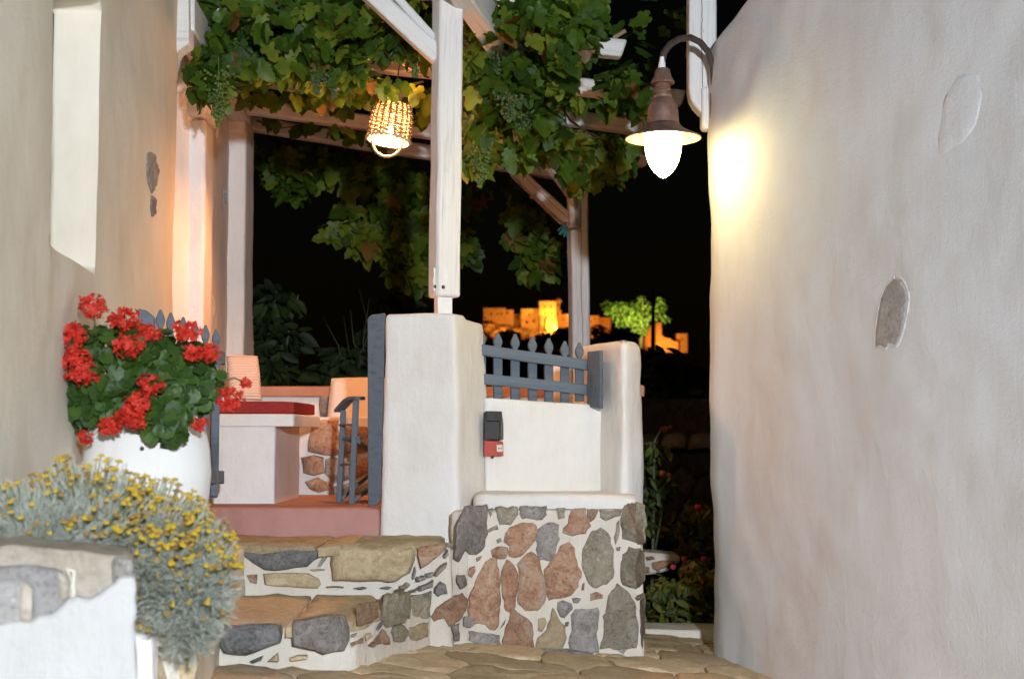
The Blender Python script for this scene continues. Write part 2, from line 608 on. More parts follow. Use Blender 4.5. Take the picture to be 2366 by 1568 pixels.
M['copper_in'] = m_plain('bright_copper_underside', (.55, .40, .26), .45, .3, .2, 20)
M['iron'] = m_plain('brown_iron', (.085, .06, .052), .5, .3, .25, 40)
M['paint'] = m_plain('white_paint', (.78, .76, .74), .55, 0, .06, 30)
M['pot'] = m_plaster('white_pot', (.76, .75, .73), var=.08, fine=.2, strokes=.15)
M['soil'] = m_plain('brown_soil', (.075, .04, .025), .95, 0, .5, 40, .9)
M['redcloth'] = m_plain('red_cloth', (.30, .035, .03), .9, 0, .15, 60, .3, .1)
M['cloth'] = m_plain('white_cloth', (.72, .64, .56), .95, 0, .05, 80, .3, .1)
M['black'] = m_plain('black_plastic', (.022, .019, .018), .4, 0, .2, 20)
M['red'] = m_plain('red_plastic', (.42, .05, .03), .4, 0, .1, 20)
M['card'] = m_plain('white_card', (.68, .62, .5), .7, 0, .03)
M['dark'] = m_plain('dark_opening', (.02, .016, .013), .9)
M['shutter'] = m_wood('dark_blue_shutter', (.03, .04, .055), .8)
M['glass'] = m_plain('dark_window', (.05, .07, .09), .25)
M['wicker'] = m_plain('wicker', (.30, .17, .075), .7, 0, .4, 60, .4)
M['cane'] = m_plain('pale_cane', (.55, .38, .2), .6, 0, .2, 50)
M['bamboo'] = m_plain('bamboo', (.35, .24, .15), .6, 0, .25, 15)
M['teal'] = m_plain('teal_rope', (.05, .22, .21), .8)
M['rope'] = m_plain('rope', (.42, .33, .25), .8)
M['stem'] = m_plain('vine_wood', (.12, .075, .05), .85, 0, .4, 30, .5)
M['gstem'] = m_plain('green_stem', (.11, .12, .06), .7, 0, .3, 30)
M['leaf'] = [m_leaf('vine_leaf_green', (.055, .115, .010), (.10, .18, .014)),
             m_leaf('vine_leaf_deep', (.034, .078, .011), (.06, .12, .013)),
             m_leaf('vine_leaf_yellow', (.14, .20, .018), (.20, .25, .025)),
             m_leaf('vine_leaf_turning', (.20, .09, .025), (.22, .15, .03))]
M['grape'] = m_leaf('green_grapes', (.10, .17, .04), (.16, .24, .06), .25, .35)
M['grape2'] = m_leaf('unripe_grapes', (.06, .12, .045), (.09, .16, .06), .2, .4)
M['ger_leaf'] = [m_leaf('geranium_leaf', (.038, .085, .010), (.065, .13, .016), .2, .5, 30),
                 m_leaf('geranium_leaf_deep', (.025, .06, .009), (.042, .088, .014), .2, .5, 30)]
M['petal'] = m_leaf('red_petal', (.62, .025, .012), (.75, .06, .03), .25, .6, 30)
M['silver'] = m_leaf('silver_foliage', (.40, .43, .35), (.53, .55, .47), .2, .8, 20)
M['straw'] = m_leaf('green_flower_stalk', (.17, .18, .085), (.24, .23, .12), .2, .8, 20)
M['yellow'] = m_leaf('yellow_flower', (.62, .40, .025), (.72, .50, .05), .15, .8, 60)
M['ochre'] = m_leaf('faded_flower', (.36, .21, .05), (.46, .29, .07), .15, .8, 60)
M['shrub'] = [m_leaf('garden_leaf', (.035, .06, .013), (.055, .085, .02), .2, .6),
              m_leaf('garden_leaf_deep', (.02, .036, .011), (.032, .05, .014), .2, .6)]
M['rose_leaf'] = [m_leaf('rose_leaf', (.10, .13, .022), (.17, .18, .03), .25, .5), m_leaf('rose_leaf_deep', (.05, .08, .02), (.08, .11, .03), .25, .5)]
M['pink'] = m_leaf('pink_petal', (.45, .04, .10), (.55, .09, .15), .3, .6)
M['coral'] = m_leaf('coral_petal', (.55, .13, .05), (.65, .22, .09), .3, .6)
M['grass'] = m_leaf('lawn_grass', (.06, .09, .015), (.09, .12, .02), .2, .7)
M['earth'] = m_plain('dark_earth', (.055, .045, .03), .95, 0, .4, 1.5, .4)
M['castle'] = m_plain('ochre_masonry', (.50, .38, .24), .95, 0, .25, 1.2, .8)
M['floodleaf'] = m_leaf('far_tree_leaf', (.08, .15, .025), (.15, .20, .04), .3, .6)
# ------------------------------------------------------------------ ground, path, hill
def gz(x, y):
    """height of the lane"""
    z = -1.09 - (.09 if x > -.33 else .07) * (x + .33)
    if y < 6.0: z -= .105 * (6.0 - y)
    return z + EYE

def land(x, y):
    z = gz(max(-4, min(4, x)), min(y, 8.6)) - .06
    if y > 8.8:
        t = min(1, (y - 8.8) / 3); z = z + (-1.42 + EYE - z) * t
    if y > 30: z -= 9 * min(1, (y - 30) / 80.0)
    if y > 250:
        t = min(1.0, (y - 250) / 340.0); t = t * t * (3 - 2 * t)
        prof = 33.5 + 3.0 * n1((x, 0, 0), .02)
        if x > 60: prof -= min(28, (x - 60) * .28)
        if x < -20: prof -= min(30, (-20 - x) * .22)
        z += (prof + 9) * t * (1 if y < 640 else max(.3, 1 - (y - 640) / 500))
    return z

def sheet(name, xs, ys, zf, mat, kind='structure'):
    m = MB(); vv = []; fs = []
    for y in ys:
        for x in xs: vv.append((x, y, zf(x, y)))
    w = len(xs)
    for j in range(len(ys) - 1):
        for i in range(w - 1):
            a = j * w + i
            fs.append((a, a + 1, a + w + 1, a + w))
    m.add(vv, fs)
    return obj(name, m, mat, None, smooth=180, kind=kind)

xs = sorted(set([-900, -600, -400, -300, -220, -160, -120, -90, -70, -50, -35, -25, -18, -12, -8, -6, -4, -3, -2, -1, 0, 1, 2, 3, 4, 6, 8, 12, 18, 25, 35, 45, 55, 65, 75, 85, 95, 105, 120, 140, 170, 210, 260, 330, 420, 600, 900]))
ys = [-60, -30, -15, -8, -4, -1, 2, 4, 6, 7, 8, 8.6, 9, 9.6, 10.5, 12, 14, 18, 24, 30, 40, 55, 75, 110, 160, 210, 250, 290, 340, 390, 440, 480, 520, 550, 570, 585, 600, 615, 640, 700, 800, 1000, 1400]
sheet('ground', xs, ys, land, M['earth'])

path = obj('path', (lambda m: (m.add([(x, y, gz(x, y) - .02) for y in [i * .3 + 1.5 for i in range(25)] for x in [j * .25 - 2.2 for j in range(22)]],
           [(j * 22 + i, j * 22 + i + 1, j * 22 + i + 23, j * 22 + i + 22) for j in range(24) for i in range(21)]), m)[1])(MB()), M['tan'], None, smooth=180, kind='structure')
path.location.z += 0
for k, poly in enumerate(cells(-1.75, 2.2, 5.3, 8.7, 9, 9, .36, .011, 5)):
    c = sum(poly, Vector((0, 0))) / len(poly)
    if len(poly) < 4: continue
    out = [Vector((q.x, q.y, gz(q.x, q.y) - .012)) for q in poly]
    mat = M['tan'] if R() < .72 else (M['brown'] if R() < .7 else M['grey'])
    stone(path, out, (0, 0, 1), .014, mat, 'paving_stone', step=.09, jit=.012, back=.02, dome=.12, rough=.006)

# ------------------------------------------------------------------ house on the left (plastered wall with a deep window niche)
def lx(y): return -1.013 - .1106 * y          # the wall's face
def house_wall():
    m = MB()
    y0, y1, zb, zt = 2.0, 8.0, -1.7, 3.4
    ny0, ny1, nz0, nz1 = 4.73, 5.53, .648, 1.665
    def axis(a, b, edges, st):
        s = [a + (b - a) * i / int((b - a) / st) for i in range(int((b - a) / st) + 1)]
        for e, sg in edges:
            s += [e - sg * d for d in (-.03, -.015, -.004, .0, .004, .012, .024)]
        return sorted(s)
    Y = axis(y0, y1 - .05, [(ny0, -1), (ny1, 1)], .07); Z = axis(zb, zt, [(nz0, -1), (nz1, 1)], .07)
    Y += [y1 - .035, y1 - .015, y1 - .004, y1]
    def inside(a, lo, hi):
        d = min(a - lo, hi - a)
        return max(0, min(1, (d + .022) / .026))
    vv = []; fs = []
    for z in Z:
        for y in Y:
            k = inside(y, ny0, ny1) * inside(z, nz0, nz1)
            k = k * k * .5 + k * .5
            e = max(0, y - (y1 - .05)) / .05
            d = .012 * n1((y, z, 0), 1.7) + .006 * n1((y, z, 3), 5)
            vv.append((lx(y) - .215 * k + d * (1 - k) - .05 * (1 - math.sqrt(max(0, 1 - e * e))), y, z + EYE))
    w = len(Y)
    for j in range(len(Z) - 1):
        for i in range(w - 1):
            a = j * w + i; fs.append((a, a + 1, a + w + 1, a + w))
    n = len(vv)
    bx = -3.6
    for z in (zb, zt):
        vv += [(bx, y0, z + EYE), (bx, y1, z + EYE)]
    for j in range(len(Z) - 1):                                   # the two ends
        fs.append((j * w, (j + 1) * w, n + 2 if j >= len(Z) // 2 else n))
        fs.append(((j + 1) * w + w - 1, j * w + w - 1, n + 3 if j >= len(Z) // 2 else n + 1))
    h = len(Z) // 2
    fs.append((h * w, n + 2, n)); fs.append((h * w + w - 1, n + 1, n + 3))
    fs.append(tuple((len(Z) - 1) * w + i for i in range(w)) + (n + 3, n + 2))
    fs.append((n, n + 2, n + 3, n + 1))
    m.add(vv, fs)
    return m
house = thing('house', (lx(6), 6, EYE - 1.2), 'cream plastered house wall with a deep window niche beside the geranium pot', 'house')
obj('wall', house_wall(), M['cream'], house, smooth=60, fix=False)
# the window at the back of the niche
m = MB()
yb = [(4.76, .66), (5.50, .66), (5.50, 1.65), (4.76, 1.65)]
X = lambda y: lx(y) - .205
m.add([(X(4.74), 4.74, .652 + EYE), (X(5.5), 5.5, .652 + EYE), (X(5.5), 5.5, 1.655 + EYE), (X(4.74), 4.74, 1.655 + EYE)], [(0, 1, 2, 3)])
win = obj('window', m, M['glass'], house)
m = MB()
for a in (.66, 1.14, 1.64):
    m.box(((X(4.75) + X(5.5)) / 2 + .012, 5.12, a + EYE), (.03, .74, .035), rz=.1106)
for y in (4.765, 5.12, 5.485):
    m.box((X(y) + .016, y, 1.15 + EYE), (.032, .04, .98), rz=.1106)
obj('frame', m, M['shutter'], win, bevel=.003)
c2 = crop(0, 0, .5102)
def on_left(cx, cy, cv):
    """a point of the left wall's face seen at the crop's (cx, cy)"""
    px, py = cv(cx, cy)
    u = (px - 1183.0) / F
    Y = 6.0
    for _ in range(12):
        d = P(px, py, Y); Y = (-1.013) / (d.x / d.y + .1106)
    return P(px, py, Y)
for pl in ([(838, 880), (862, 874), (884, 885), (890, 930), (910, 975), (900, 1040), (878, 1090), (868, 1112), (852, 1060), (840, 980)],
           [(866, 1120), (880, 1130), (892, 1170), (888, 1225), (872, 1245), (862, 1190)]):
    stone(house, [on_left(x, y, c2) + Vector((.004, 0, 0)) for x, y in pl], (1, .11, 0), .006, M['grey'], 'exposed_stone', step=.03, jit=.004, dome=.6)
# the patio side of the house: set-back wall and two pilasters
m = plaster([(-2.9, 8.0), (-2.42, 8.0), (-2.42, 8.3), (-2.06, 9.3), (-2.26, 11.45), (-2.9, 11.45)], -1.2 + EYE, 3.3 + EYE, .03, .02, .008, .09)
obj('patio_wall', m, M['white'], house, smooth=60)
m = plaster([(-2.5, 9.2), (-1.995, 9.2), (-2.03, 9.62), (-2.5, 9.62)], -.6 + EYE, 2.04 + EYE, .03, .02, .006, .06)
obj('pilaster', m, M['white'], house, smooth=60)
m = plaster([(-2.5, 11.15), (-2.10, 11.15), (-2.115, 11.6), (-2.5, 11.6)], -.6 + EYE, 2.40 + EYE, .03, .02, .006, .07)
obj('pilaster', m, M['white'], house, smooth=60)
# rounded plaster brackets that carry the wall beam above the pilasters
def bracket(pts, y, d):
    m = MB(); m.prism([P(a, b, y) for a, b in pts], (0, d, 0))
    return m
obj('bracket', bracket([(385, 150), (408, 132), (440, 100), (478, 112), (492, 170), (486, 225), (474, 262), (466, 268), (424, 266), (398, 225)], 9.16, .44), M['white'], house, bevel=.03, seg=3)
obj('bracket', bracket([(500, 285), (520, 268), (548, 235), (566, 262), (566, 306), (528, 306)], 11.13, .4), M['white'], house, bevel=.02, seg=3)
for pts, y in (([(474, 296), (477, 276), (486, 262), (500, 264), (506, 290), (504, 315), (494, 330), (477, 328)], 10.2),):
    obj('corbel', bracket(pts, y, .16), M['wood'], house, bevel=.015)
for pl in ([(1256, 1072), (1268, 1066), (1284, 1070), (1290, 1100), (1298, 1130), (1290, 1165), (1274, 1192), (1256, 1188), (1252, 1130)],):
    stone(house, [P(*crop(0, 0, .5102)(x, y), 10.75) for x, y in pl], (1, .1, -.3), .012, M['slate'], 'exposed_stone', step=.05, dome=.5)
c4 = crop(0, 800, .4464)
stone(house, [P(*c4(x, y), 10.2) for x, y in ((1382, 130), (1392, 150), (1402, 195), (1408, 240), (1396, 275), (1384, 230))], (1, .1, -.2), .01, M['tan'], 'exposed_stone', step=.06, dome=.4)

# ------------------------------------------------------------------ thick white wall on the right
A = Vector((1.118, 8.02)); 
rp = [(1.118, 8.02), (1.135, 7.86), (1.30, 7.30), (1.56, 6.5), (1.84, 5.65), (2.10, 4.8), (2.40, 3.6), (2.95, 1.6), (3.6, 1.6), (3.6, 8.35), (1.35, 8.35), (1.15, 8.2)]
def rtop(x, y):
    px_top = [(8.4, 2.12), (8.0, 2.15), (7.86, 2.205), (7.74, 2.235), (7.66, 2.25), (7.5, 2.30), (7.3, 2.36), (6.8, 2.42), (1, 2.5)]
    z = 2.5
    for (a, za), (b, zb) in zip(px_top, px_top[1:]):
        if b <= y <= a: z = za + (zb - za) * (a - y) / (a - b)
    if y > 8.4: z = 2.12
    return z + EYE
right = thing('house_wall', (1.5, 7, gz(1.5, 7)), 'thick white lime plastered wall with a grey stone patch beside the lit lantern', 'wall')
wallR = obj('wall', plaster(rp, -1.9 + EYE, rtop, [.07, .05, .3, .3, .3, .3, .3, .1, .1, .1, .1, .05], .04, .02, .05, 0, None, 1.7), M['white_right'], right, smooth=70)
rtree = BVHTree.FromPolygons([wloc(wallR) + v_.co for v_ in wallR.data.vertices], [tuple(p_.vertices) for p_ in wallR.data.polygons])
def on_right(px, py):
    """a point of the right wall's face seen at (px, py)"""
    o = Vector((0, 0, EYE)); d = (P(px, py, 5.0) - o).normalized()
    h = rtree.ray_cast(o, d)[0]
    return h if h is not None else P(px, py, 6)
rn = Vector((-.95, -.31, 0))
patch = [(2068, 644), (2082, 648), (2092, 668), (2096, 695), (2090, 735), (2082, 770), (2070, 796), (2056, 790), (2048, 802), (2034, 795), (2026, 800), (2026, 765), (2032, 720), (2038, 690), (2050, 662)]
stone(right, [on_right(a, b) + rn * .003 for a, b in patch], rn, .004, M['wallstone'], 'exposed_stone', step=.05, jit=.003, dome=.3, rough=.002)
# plaster lip round the stone and the outline of the walled-up oval opening
def lip(pts, r, close=True):
    q = [on_right(a, b) + rn * (-r * .7) for a, b in pts]
    if close: q.append(q[0])
    out = []
    for i in range(len(q) - 1):
        for k in range(4):
            t = k / 4; p0, p3 = q[max(0, i - 1)], q[min(len(q) - 1, i + 2)]
            a, b = q[i], q[i + 1]
            out.append(.5 * (2 * a + (b - p0) * t + (2 * p0 - 5 * a + 4 * b - p3) * t * t + (3 * a - p0 - 3 * b + p3) * t ** 3))
    out.append(q[-1])
    m = MB(); m.tube(out, [r * (.8 + .4 * R()) for _ in out], 8)
    return m
obj('plaster_lip', lip([(a + (a - 2062) * .12, b + (b - 722) * .05) for a, b in patch], .011), M['white_right'], right, smooth=180)
oval = [(2166 + 0, 300), (2163, 350), (2168, 372), (2182, 360), (2225, 335), (2258, 290), (2275, 215), (2270, 165), (2245, 160), (2212, 172), (2190, 200), (2175, 245)]
obj('plaster_patch', rubble_mb([on_right(a, b) - rn * .0075 for a, b in oval], rn, .006, step=.05, jit=.001, rough=.002), M['white_right'], right, smooth=180)

# ------------------------------------------------------------------ gate pillar, low wall, end pillar, stone base
def q2(px, Y): return ((px - 1183) / F * Y * 1.0, Y)
pil_plan = [q2(878, 7.78), q2(1060, 7.72), q2(1130, 8.2), q2(1110, 8.6), q2(900, 8.45)]
pillar = obj('pillar', plaster(pil_plan, -.60 + EYE, lambda x, y: .652 + EYE + (0.0 if y < 7.9 else -.02), [.05, .05, .06, .05, .05], .025, .012, .045, .022), M['white'], None, smooth=70)
tag(pillar, 'white plastered pillar carrying the near pergola post at the top of the steps', 'pillar')

low = thing('parapet_wall', (.2, 8.2, EYE - .4), 'low white plastered wall under the blue picket fence with rounded ledge', 'wall')
lowplan = [q2(1122, 8.12), q2(1412, 8.30), q2(1412, 8.6), q2(1105, 8.42)]
obj('wall', plaster(lowplan, -.5 + EYE, lambda x, y: .198 + EYE - .04 * (x + .15) / .72, .02, .012, .009, .05), M['white'], low, smooth=70)
ledge = plaster([(-.2, 7.70), (.33, 7.685), (.66, 7.69), (.70, 7.8), (.68, 8.2), (.62, 8.7), (-.2, 8.3)], -.405 + EYE, lambda x, y: -.322 + EYE - .02 * max(0, x), [.06, .3, .06, .03, .02, .02, .02], .042, .016, .045)
obj('ledge', ledge, M['white'], low, smooth=70)

endp = obj('pillar', plaster([q2(1441, 7.98), q2(1489, 8.2), q2(1440, 9.1), q2(1314, 8.7)], -.46 + EYE, lambda x, y: .525 + EYE, [.09, .06, .06, .06], .05, .012, .045, .012), M['white'], None, smooth=70)
tag(endp, 'white plastered end pillar on the stone base, right of the blue picket fence', 'pillar')

base = thing('retaining_wall', (.15, 7.7, gz(.15, 7.7)), 'rubble stone retaining wall with thick white mortar beneath the low white wall', 'retaining wall')
bplan = [(-.335, 7.57), (-.25, 7.54), (-.12, 7.62), (.05, 7.66), (.45, 7.66), (.70, 7.64), (.712, 7.8), (.74, 8.6), (.3, 9.2), (-.335, 9.2)]
def btop(x, y):
    return -.41 + EYE
mort = []
mort.append(obj('mortar', plaster(bplan, -1.5 + EYE, btop, [.04, .08, .2, .2, .2, .03, .04, .1, .1, .1], .025, .010, .03, .012, None, 5), M['mortar'], base, smooth=70))
FRONT = [(-1.40, 6.42), (-.80, 6.44), (-.71, 6.52), (-.56, 7.0), (-.46, 7.35), (-.31, 7.395), (-.23, 7.54), (-.12, 7.62), (.05, 7.66), (.45, 7.66), (.70, 7.64), (.90, 7.64)]
def byfront(px):
    u = (px - 1183) / F
    for (xa, ya), (xb, yb) in zip(FRONT, FRONT[1:]):
        fa, fb = xa - u * ya, xb - u * yb
        if fa <= 0 <= fb: return ya + (yb - ya) * fa / (fa - fb) + (-.006 if px < 1085 else .006)
    return 7.64
mort.append(obj('mortar', plaster([(-.60, 7.42), (-.42, 7.42), (-.22, 7.555), (-.22, 9.0), (-.6, 9.0)], -1.5 + EYE, -.605 + EYE, [.02, .08, .02, .02, .02], .02, .01, .045, .012, None, 5), M['mortar'], base, smooth=70))
c8 = crop(1250, 1300, .4388)
c7 = crop(600, 1400, .375)
def bpts(pl, cv):
    out = []
    for a, b in pl:
        px, py = cv(a, b)
        Y = byfront(px)
        Y += .012 * ((1.5 - 1.0))          # batter allowance
        q = P(px, py, Y); out.append(q)
    return out
BS = [
 ('grey', [(255, 445), (388, 430), (395, 530), (405, 600), (385, 680), (330, 735), (285, 725), (262, 700), (225, 765), (195, 740), (205, 560)]),
 ('grey', [(412, 440), (440, 430), (436, 470), (425, 490)]),
 ('olive', [(468, 428), (600, 425), (607, 470), (560, 540), (490, 538), (472, 490)]),
 ('grey', [(630, 420), (795, 415), (798, 470), (770, 505), (640, 500), (622, 470)]),
 ('olive', [(868, 430), (925, 428), (920, 490), (880, 502)]),
 ('rust', [(985, 440), (1055, 435), (1070, 500), (1090, 545), (1060, 595), (975, 612), (910, 590), (915, 560), (945, 530), (950, 480)]),
 ('rust', [(1075, 440), (1145, 440), (1120, 500), (1090, 520), (1070, 480)]),
 ('olive', [(1160, 440), (1300, 445), (1290, 480), (1195, 512), (1160, 490)]),
 ('olive', [(1330, 425), (1400, 405), (1450, 425), (1460, 500), (1455, 640), (1400, 655), (1310, 625), (1298, 540), (1310, 460)]),
 ('rust', [(555, 560), (640, 525), (700, 530), (735, 575), (720, 640), (660, 720), (590, 755), (550, 745), (555, 680), (520, 650), (525, 600)]),
 ('grey', [(780, 545), (845, 530), (880, 545), (885, 640), (845, 770), (810, 780), (775, 765), (745, 775), (732, 640), (745, 570)]),
 ('olive', [(1105, 590), (1160, 565), (1205, 600), (1245, 710), (1250, 850), (1200, 930), (1110, 950), (1070, 900), (1040, 800), (1045, 700)]),
 ('rust', [(425, 710), (470, 685), (540, 690), (550, 725), (520, 765), (440, 755)]),
 ('rust', [(455, 765), (480, 850), (490, 1000), (480, 1180), (450, 1230), (390, 1200), (320, 1190), (290, 1130), (290, 1030), (330, 920), (370, 830), (420, 775)]),
 ('rust', [(535, 775), (580, 810), (610, 880), (600, 990), (580, 1110), (525, 1105), (505, 1010), (495, 890), (515, 820)]),
 ('rust', [(700, 730), (740, 760), (760, 840), (790, 900), (800, 980), (785, 1060), (740, 1105), (660, 1100), (612, 1060), (608, 960), (618, 880), (605, 810), (640, 770)]),
 ('rust', [(950, 660), (985, 700), (1000, 780), (1030, 850), (1010, 950), (965, 1000), (880, 1025), (820, 1035), (800, 990), (798, 920), (785, 840), (850, 760), (890, 690)]),
 ('olive', [(1310, 740), (1350, 690), (1420, 700), (1450, 760), (1452, 900), (1400, 960), (1310, 935), (1295, 870)]),
 ('olive', [(1265, 535), (1285, 510), (1288, 590), (1260, 670), (1250, 620)]),
 ('olive', [(1270, 935), (1330, 980), (1385, 1060), (1405, 1180), (1395, 1350), (1250, 1360), (1160, 1355), (1185, 1250), (1180, 1150), (1205, 1060), (1235, 985)]),
 ('grey', [(990, 1110), (1140, 1095), (1150, 1130), (1130, 1260), (1145, 1385), (1060, 1415), (965, 1400), (950, 1320), (970, 1220), (965, 1150)]),
 ('brown', [(840, 1095), (870, 1150), (920, 1220), (930, 1290), (900, 1390), (780, 1390), (730, 1370), (745, 1290), (800, 1240), (825, 1170)]),
 ('rust', [(590, 1110), (640, 1150), (700, 1200), (705, 1290), (720, 1370), (600, 1378), (510, 1350), (520, 1270), (540, 1200), (560, 1130)]),
 ('brown', [(745, 1165), (790, 1155), (800, 1190), (770, 1250), (740, 1245)]),
 ('grey', [(875, 1055), (910, 1040), (970, 1065), (975, 1100), (920, 1160), (890, 1150), (870, 1100)]),
 ('rust', [(1095, 1000), (1135, 985), (1175, 1005), (1175, 1030), (1095, 1045)]),
 ('grey', [(970, 1030), (1030, 1032), (1010, 1060), (980, 1060)]),
 ('rust', [(1040, 930), (1055, 925), (1050, 975), (1032, 975)]),
 ('grey', [(1265, 690), (1295, 685), (1290, 712), (1268, 712)]),
 ('slate', [(925, 1190), (950, 1185), (945, 1215), (922, 1215)]),
 ('olive', [(1390, 1030), (1450, 995), (1460, 1030), (1410, 1045)]),
 ('grey', [(1425, 1080), (1462, 1050), (1460, 1250), (1440, 1360), (1425, 1250)]),
 ('rust', [(70, 1100), (150, 1045), (225, 1010), (260, 1050), (245, 1120), (200, 1180), (150, 1210), (120, 1160), (60, 1180), (40, 1150)]),
 ('grey', [(290, 1255), (400, 1265), (485, 1275), (495, 1340), (400, 1345), (290, 1310)]),
 ('grey', [(250, 1160), (290, 1150), (325, 1200), (290, 1225), (250, 1210)]),
 ('grey', [(165, 1210), (215, 1205), (215, 1310), (185, 1300)]),
 ('grey', [(205, 880), (250, 880), (265, 940), (230, 965), (205, 920)]),
 ('rust', [(285, 830), (320, 815), (325, 850), (300, 890), (278, 870)]),
 ('rust', [(330, 760), (370, 745), (355, 775), (335, 785)]),
 ('olive', [(400, 575), (470, 540), (478, 570), (420, 590)]),
 ('grey', [(468, 640), (495, 625), (500, 650), (475, 662)]),
 ('grey', [(1275, 1375), (1340, 1370), (1310, 1400)]),
 ('grey', [(500, 1210), (530, 1165), (520, 1200), (490, 1235)]),
]
SS = [
 ('olive', [(1430, 925), (1510, 910), (1595, 905), (1605, 1000), (1600, 1095), (1520, 1130), (1440, 1155), (1405, 1100), (1415, 1000)]),
 ('olive', [(1640, 955), (1700, 925), (1770, 895), (1765, 980), (1760, 1070), (1700, 1090), (1625, 1065), (1622, 1000)]),
 ('brown', [(1600, 1165), (1670, 1140), (1745, 1130), (1740, 1240), (1670, 1262), (1610, 1260), (1595, 1215)]),
 ('olive', [(1490, 1165), (1560, 1155), (1595, 1215), (1560, 1270), (1490, 1265), (1475, 1210)]),
 ('grey', [(1810, 860), (1850, 815), (1880, 830), (1895, 900), (1830, 920), (1805, 895)]),
 ('grey', [(1690, 845), (1785, 800), (1780, 850), (1690, 878)]),
 ('grey', [(1605, 880), (1665, 858), (1660, 880), (1605, 885)]),
 ('grey', [(1670, 770), (1725, 765), (1725, 790), (1670, 802)]),
 ('grey', [(1735, 750), (1785, 738), (1780, 770), (1740, 775)]),
 ('olive', [(1800, 755), (1850, 690), (1890, 665), (1880, 700), (1815, 765)]),
 ('grey', [(1870, 610), (1900, 560), (1905, 600), (1880, 625)]),
 ('olive', [(1530, 845), (1590, 820), (1605, 835), (1580, 860), (1535, 860)]),
 ('rust', [(1370, 1230), (1400, 1190), (1440, 1240), (1450, 1290), (1380, 1285)]),
 ('rust', [(1290, 1310), (1365, 1230), (1385, 1290), (1330, 1312)]),
]
# ------------------------------------------------------------------ steps
steps = thing('stone_steps', (-.9, 7.0, gz(-.9, 7)), 'two rustic stone steps set in white mortar leading up to the patio', 'steps')
lowp = [(-1.62, 7.7), (-1.62, 6.45), (-1.325, 6.42), (-.80, 6.45), (-.70, 6.52), (-.56, 7.0), (-.40, 7.40), (-.3, 7.7)]
mort.append(obj('riser', plaster(lowp, -1.4 + EYE, lambda x, y: -.868 + EYE + .028 * (y - 6.42), [.02, .02, .04, .08, .08, .05, .03, .02], .02, .008, .045, .03, None, 5), M['mortar'], steps, smooth=70))
upp = [(-1.75, 8.05), (-1.66, 7.36), (-1.435, 7.33), (-.8, 7.35), (-.42, 7.38), (-.30, 7.42), (-.3, 8.05)]
mort.append(obj('riser', plaster(upp, -1.2 + EYE, lambda x, y: -.592 + EYE + .02 * (y - 7.36), [.02, .03, .05, .1, .05, .03, .02], .02, .008, .045, .02, None, 5), M['mortar'], steps, smooth=70))
mtree = tree_of(mort)
def fronted(cv, a, b, k):
    px, py = cv(a, b)
    h = on_surface(mtree, px, py, 7.5)
    return P(px, py, min(h.y, byfront(px) + k))
def grow(pl, s):
    cx = sum(a for a, _ in pl) / len(pl); cy = sum(b for _, b in pl) / len(pl)
    return [(cx + (a - cx) * s, cy + (b - cy) * s) for a, b in pl]
for kind, pl in BS:
    pl = grow(pl, 1.06)
    rubble(base, [fronted(c8, a, b, .008) for a, b in pl], (0, -1, .02), U(.006, .016), M[kind])
for kind, pl in SS:
    rubble(base, [fronted(c7, a, b, .0) for a, b in grow(pl, 1.06)], (.35, -1, .02), U(.004, .010), M[kind], rough=.005)

def spts(pl, Yf): return [P(*c7(a, b), Yf(c7(a, b)[0])) for a, b in pl]
UY = lambda px: 7.335
for kind, pl, pr in (
 ('slate', [(305, 575), (430, 598), (560, 575), (700, 558), (860, 560), (930, 570), (895, 620), (800, 690), (640, 712), (470, 715), (380, 660), (315, 610)], .03),
 ('brown', [(995, 520), (1200, 528), (1500, 530), (1630, 545), (1638, 640), (1600, 740), (1500, 805), (1300, 800), (1090, 797), (1000, 800), (985, 660)], .05),
 ('brown', [(458, 745), (620, 738), (800, 740), (890, 785), (905, 830), (880, 860), (680, 848), (470, 830)], .02),
 ('rust', [(325, 755), (410, 750), (405, 825), (360, 812)], .015),
 ('rust', [(1655, 545), (1780, 520), (1895, 512), (1880, 560), (1750, 670), (1690, 705), (1668, 620)], .025),
 ('grey', [(880, 690), (940, 590), (952, 620), (900, 692)], .012),
 ('tan', [(820, 712), (930, 708), (935, 720), (840, 726)], .01),
 ('rust', [(945, 846), (1085, 848), (1080, 858), (955, 856)], .01),
 ('slate', [(1160, 858), (1230, 848), (1268, 858), (1220, 872)], .01),
 ('slate', [(1365, 858), (1420, 845), (1462, 855), (1430, 868)], .01),
 ('grey', [(1620, 770), (1640, 690), (1645, 740), (1630, 790)], .01)):
    stone(steps, spts(pl, UY), (0, -1, .05), pr, M[kind], step=.05, jit=.006, dome=.3, rough=.009, back=.06)
def LY(px):
    x = (px - 1183) / F * 6.5
    if px < 790: return 6.405
    return byfront(px)
